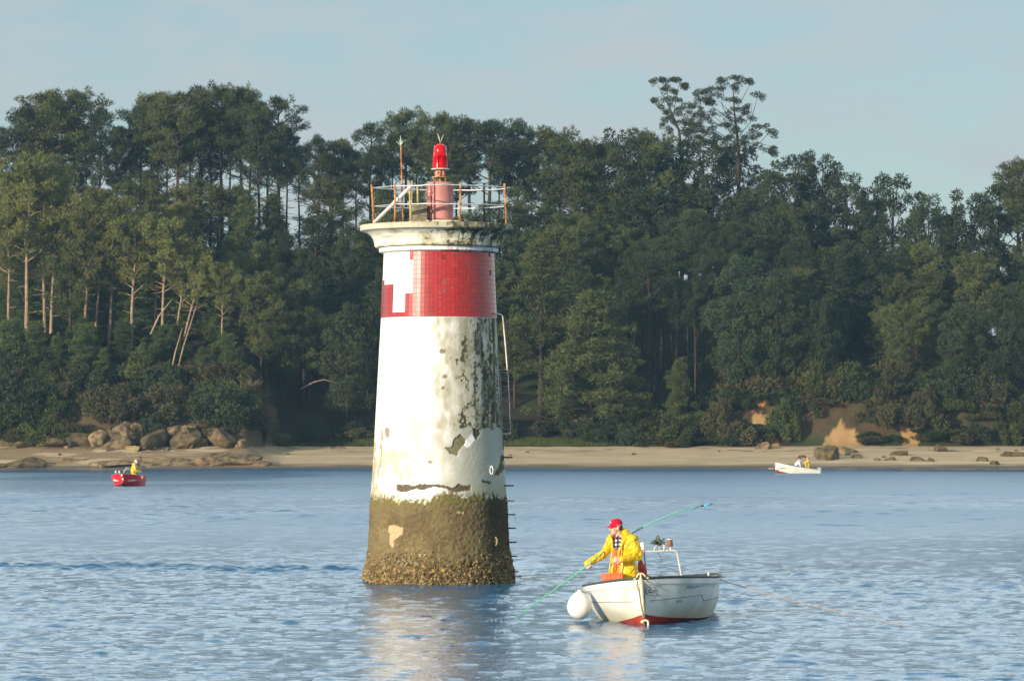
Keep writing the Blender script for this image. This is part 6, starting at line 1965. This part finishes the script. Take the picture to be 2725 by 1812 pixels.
    MB().tube([Q(1866, 1346.3, .54) - o0, Q(1872, 1345, .545) - o0], .0165, n=10).build('black_band', M_BLACK, pr)
    MB().tube([Q(1872, 1345, .545) - o0, Q(1896, 1339.5, .55) - o0], .0145, n=10).build('blue_tip', mat('sky_blue_tape', (.05, .42, .75), .5), pr)
fisherman()

def simple_person(loc, label, top_m, leg_m, fwd, pose, hat=None, hair=None, hood=False):
    """a distant figure: pose is a dict of joints in metres relative to loc (x right, y away, z up)"""
    root = empty('person', loc); tag(root, label, 'person')
    p = {k: Vector(v) for k, v in pose.items()}
    b = MB()
    T, M3 = head(b, p['head'], fwd)
    b.capsule(p['neck'], p['head'] + Vector((0, 0, -.06)), .06, .055)
    b.capsule(p['neck'] - Vector((0, 0, .05)), p['hip'], .13, .13)
    for s_ in ('l', 'r'):
        b.capsule(p['sh' + s_], p['el' + s_], .05, .042); b.capsule(p['el' + s_], p['ha' + s_], .04, .028)
        d = (p['ha' + s_] - p['el' + s_]).normalized()
        hand(b, p['ha' + s_], d, Vector((0, -.3, -1)), d.cross(Vector((0, -.3, -1))))
        b.capsule(p['hip'], p['kn' + s_], .085, .06); b.capsule(p['kn' + s_], p['ft' + s_], .055, .04)
    remesh(b.build('body', SKIN, root), .011, 1)
    t = MB()
    t.capsule(p['shl'], p['shr'], .09, .09); t.capsule(p['neck'] - Vector((0, 0, .12)), p['hip'] + Vector((0, 0, .06)), .17, .175)
    for s_ in ('l', 'r'):
        t.capsule(p['sh' + s_], p['el' + s_], .08, .068); t.capsule(p['el' + s_], p['ha' + s_] + (p['el' + s_] - p['ha' + s_]) * .12, .068, .052)
    if hood: t.ball(p['neck'] + Vector((0, 0, .03)) - Vector(fwd) * .08, (.10, .10, .08))
    remesh(t.build('jacket', top_m, root), .02, 2)
    t = MB()
    t.capsule(p['hip'] + Vector((0, 0, .04)), p['hip'] - Vector((0, 0, .06)), .165, .15)
    for s_ in ('l', 'r'):
        t.capsule(p['hip'], p['kn' + s_], .105, .085); t.capsule(p['kn' + s_], p['ft' + s_], .085, .07)
    remesh(t.build('trousers', leg_m, root), .02, 2)
    if hat is not None: cap('cap', T, M3, hat, root)
    if hair is not None:
        h = MB(); h.ball(T(0, -.02, .045), (.086, .1, .085), 16, 12, M3); h.build('hair', hair, root)
    return root

# ---------------------------------------------------------------- the red boat far left
def red_boat():
    D = 226.0
    def Z(u, v, dy=0.0): return P(270 + .07652 * u, 1190 + .07652 * v, D + dy)
    o0 = Z(715, 1330); o0.z = -.02
    H = Hull(4.4, .86)
    rd = mat('bright_red_gelcoat', (.66, .012, .02), .35, spec=.5, var=.1, vscale=3)
    root = empty('red_fishing_boat', o0); root.rotation_euler = (0, 0, math.radians(-3))
    tag(root, 'small bright red fishing boat, bow on, in front of the left rocks', 'fishing boat')
    H.build(root, rd, mat('dark_bottom_paint', (.05, .02, .03), .7), rd, M_HULLIN, M_HULLIN)
    I = (Matrix.Translation(o0) @ root.rotation_euler.to_matrix().to_4x4()).inverted()
    w = mat('white_hull_stripe', (.75, .72, .66), .5)
    s = MB(); s.tube([(0, -.03, .74), (0, -.035, .6)], [.06, .05], n=10); s.tube([(.03, -.02, .50), (.09, .0, .36)], [.05, .04], n=10); s.build('bow_plate', w, root)
    for sg in (-1, 1):
        V, F = [], []
        for i in range(9):
            y = .35 + .9 * i / 8; h = .06 * math.sin(math.pi * min(1, (i + 1) / 8)) + .015
            for z in (.33 + h + .03 * i / 8, .33 - h * .4 + .03 * i / 8): V.append((sg * (H.hb(y, z) + .006), y, z))
        for i in range(8): F.append((2 * i, 2 * i + 2, 2 * i + 3, 2 * i + 1))
        MB().add(V, F).build('side_flash', w, root, smooth=False)
    for (u, v) in ((495, 850), (618, 850)):
        c = I @ Z(u, v, .8)
        MB().lathe([(.001, -.09), (.045, -.09), (.05, .03), (.035, .06), (.001, .07)], 14, tuple(c)).build('deck_post', w, root)
    fr = MB(); pts = [I @ Z(*q, 1.6) for q in ((770, 900), (800, 800), (840, 765), (1010, 772))]
    fr.tube(pts, .02, n=8); fr.tube([I @ Z(840, 765, 1.6), I @ Z(850, 700, 1.6), I @ Z(1010, 712, 1.6)], .016, n=8)
    fr.build('rail_hoop', M_STEEL, root)
    c = Z(1425, 1045, .9)
    fb = MB().ball(c, (.075, .08, .085), 16, 12); o = fb.build('float', mat('orange_float', (.85, .22, .08), .5)); tag(o, 'small orange float hanging at the right side of the red boat', 'float')
    MB().tube([c, c + Vector((-.06, 0, .14))], .008, n=5).build('lanyard', M_ROPE, o)
    # fisherman facing right, arms forward
    m = Z(1120, 900, 2.2); base = Vector((m.x, m.y, .06))
    zt = Z(1225, 440, 2.2).z - base.z
    simple_person(base, 'fisherman in yellow jacket and white cap hunched over in the red boat', mat('yellow_oilskin'), YEL, (.75, -.6, -.35),
                  dict(head=(.12, -.06, zt - .13), neck=(.04, 0, zt - .30), hip=(-.02, .05, .78), shl=(.0, .16, zt - .40), shr=(.08, -.16, zt - .40), ell=(.12, .14, zt - .66), elr=(.14, -.22, zt - .68), hal=(.36, .04, zt - .62), har=(.36, -.12, zt - .70),
                       knl=(.1, .14, .42), knr=(.1, -.1, .42), ftl=(0, .14, .06), ftr=(0, -.1, .06)), hat=mat('white_cap', (.8, .78, .72), .8), hood=True)
    rdp = MB().tube([Z(1395, 830, 2.1), Z(1100, 470, 2.0), Z(850, 200, 1.9), Z(735, 55, 1.8)], [.018, .016, .012, .006], n=6)
    o = rdp.build('fishing_rod', mat('grey_rod', (.30, .29, .27), .5)); tag(o, 'long grey rod raised behind the fisherman of the red boat', 'fishing rod')
    line('fishing_line', sagline(P(288, 1275, D), P(243, 1293, D - 3), .05, 8), .008, mat('orange_line', (.6, .25, .15), .7), 'thin orange line slanting into the water left of the red boat')
    line('fishing_line', sagline(P(392, 1273, D), P(432, 1292, D - 3), -.15, 8), .009, M_BLACK, 'thin dark line slanting into the water right of the red boat')
red_boat()

# ---------------------------------------------------------------- the white boat by the beach
def white_boat():
    D = 308.0
    def Z(u, v, dy=0.0): return P(2030 + .072095 * u, 1190 + .072095 * v, D + dy)
    bow = Z(415, 800)
    H = Hull(3.75, .68)
    H.zs = [z * .92 + .06 for z in H.zs]
    root = empty('rowing_boat', (bow.x, D, .14))
    root.rotation_euler = (Matrix.Rotation(math.radians(-4.5), 3, 'Y') .to_4x4() @ Matrix.Rotation(math.radians(-77), 4, 'Z')).to_euler()
    root.rotation_euler = (Matrix.Rotation(math.radians(7.0), 4, 'Y') @ Matrix.Rotation(math.radians(-78), 4, 'Z')).to_euler()
    tag(root, 'low white rowing boat with raised bow pointing left, near the sandy beach', 'rowing boat')
    H.build(root, mat('cream_white_gelcoat', (.76, .73, .62), .45, var=.08, vscale=3), M_ANTIF, mat('grey_gunwale', (.35, .34, .32), .6), mat('brown_interior', (.16, .08, .05), .8), mat('brown_interior'), deck_to=.16)
    mt = MB(); c = (.0, 3.82, .62); mt.box((0, 3.80, .66), (.24, .30, .26), bev=.05); mt.box((0, 3.84, .30), (.10, .14, .5), bev=.02)
    mt.build('outboard_motor', mat('grey_cowling', (.42, .46, .50), .4), root, auto=40)
    oar = MB().tube([Z(250, 785, -.6), Z(420, 770, -.5), Z(1100, 745, -.3), Z(1560, 800, -.2)], [.03, .022, .02, .02], n=7); oar.box(tuple(Z(300, 785, -.6)), (.40, .03, .07), bev=.01)
    o = oar.build('oar', mat('varnished_orange_wood', (.66, .30, .17), .6)); tag(o, 'wooden oar lying along the white rowing boat and sticking out past its bow', 'oar')
    th = MB().box(tuple(Z(1330, 770, .1)), (1.1, .5, .05), bev=.01); o = th.build('thwart', mat('red_brown_paint', (.42, .10, .06), .7)); o.parent = root; o.matrix_parent_inverse = (Matrix.Translation(root.location) @ root.rotation_euler.to_matrix().to_4x4()).inverted()
    a = Z(1300, 800, .1); b = Vector((a.x, a.y, .1)); zt = Z(1380, 385, .1).z - .1
    hx = Z(1370, 420).x - a.x
    simple_person(b, 'person in pale blue top and dark trousers bending down in the white rowing boat', mat('pale_blue_cloth', (.62, .68, .78), .8), mat('navy_trousers', (.04, .08, .15), .8), (.6, -.6, -.6),
                  dict(head=(hx, -.04, zt - .12), neck=(hx - .08, 0, zt - .26), hip=(-.12, .05, .55), shl=(hx - .12, .16, zt - .34), shr=(hx - .08, -.15, zt - .34), ell=(hx - .05, .17, zt - .58), elr=(hx - .0, -.18, zt - .60), hal=(hx + .06, .1, zt - .86), har=(hx + .1, -.12, zt - .86),
                       knl=(.12, .14, .48), knr=(.12, -.1, .48), ftl=(.08, .14, .08), ftr=(.08, -.1, .08)), hair=HAIRB)
    a = Z(1650, 820, .1); b = Vector((a.x, a.y, .08)); zt = Z(1650, 365, .1).z - .08
    simple_person(b, 'person in yellow oilskins and pink cap near the white rowing boat stern', mat('ochre_oilskin', (.74, .46, .02), .5), mat('ochre_oilskin'), (-.6, -.5, -.5),
                  dict(head=(.02, -.03, zt - .13), neck=(.03, 0, zt - .29), hip=(.08, .05, .62), shl=(.04, -.17, zt - .38), shr=(.0, .16, zt - .38), ell=(-.22, -.2, zt - .42), elr=(-.18, .16, zt - .44), hal=(-.16, -.24, zt - .70), har=(-.14, .0, zt - .66),
                       knl=(.04, .14, .36), knr=(.04, -.1, .36), ftl=(.1, .14, .06), ftr=(.1, -.1, .06)), hat=mat('pink_cap', (.80, .25, .28), .8), hood=True)
white_boat()

# ---------------------------------------------------------------- every repeat says which one it is
def unique_labels():
    words_ = ['first', 'second', 'third', 'fourth', 'fifth', 'sixth', 'seventh', 'eighth', 'ninth', 'tenth', 'eleventh', 'twelfth', 'thirteenth', 'fourteenth', 'fifteenth', 'sixteenth', 'seventeenth', 'eighteenth', 'nineteenth', 'twentieth']
    tens = {20: 'twenty', 30: 'thirty'}
    def nth(i):
        if i < 20: return words_[i]
        n = i + 1
        t = {2: 'twent', 3: 'thirt', 4: 'fort', 5: 'fift', 6: 'sixt'}[n // 10]
        return t + 'y-' + words_[n % 10 - 1] if n % 10 else t + 'ieth'
    by = {}
    for o in SC.objects:
        if o.parent is None and o.get('label'): by.setdefault(o['label'], []).append(o)
    for lb, os_ in by.items():
        if len(os_) < 2: continue
        os_.sort(key=lambda o: o.location.x / max(o.location.y, 1))
        for i, o in enumerate(os_): o['label'] = '%s, %s from the left' % (lb, nth(i))
unique_labels()
# ---------------------------------------------------------------- haze
def build_haze():
    mb = MB().box((0, 210, 30), (900, 560, 72))
    m = bpy.data.materials.new('haze'); m.use_nodes = True
    N, L = m.node_tree.nodes, m.node_tree.links
    N.clear()
    out = N.new('ShaderNodeOutputMaterial')
    v = N.new('ShaderNodeVolumePrincipled')
    v.inputs['Color'].default_value = (0.42, 0.68, 0.92, 1)
    v.inputs['Density'].default_value = 0.00017
    v.inputs['Anisotropy'].default_value = 0.3
    L.new(v.outputs['Volume'], out.inputs['Volume'])
    o = mb.build('haze', m, smooth=False)
    tag(o, 'faint bluish air between the water and the wood', 'haze', kind='stuff')
build_haze()
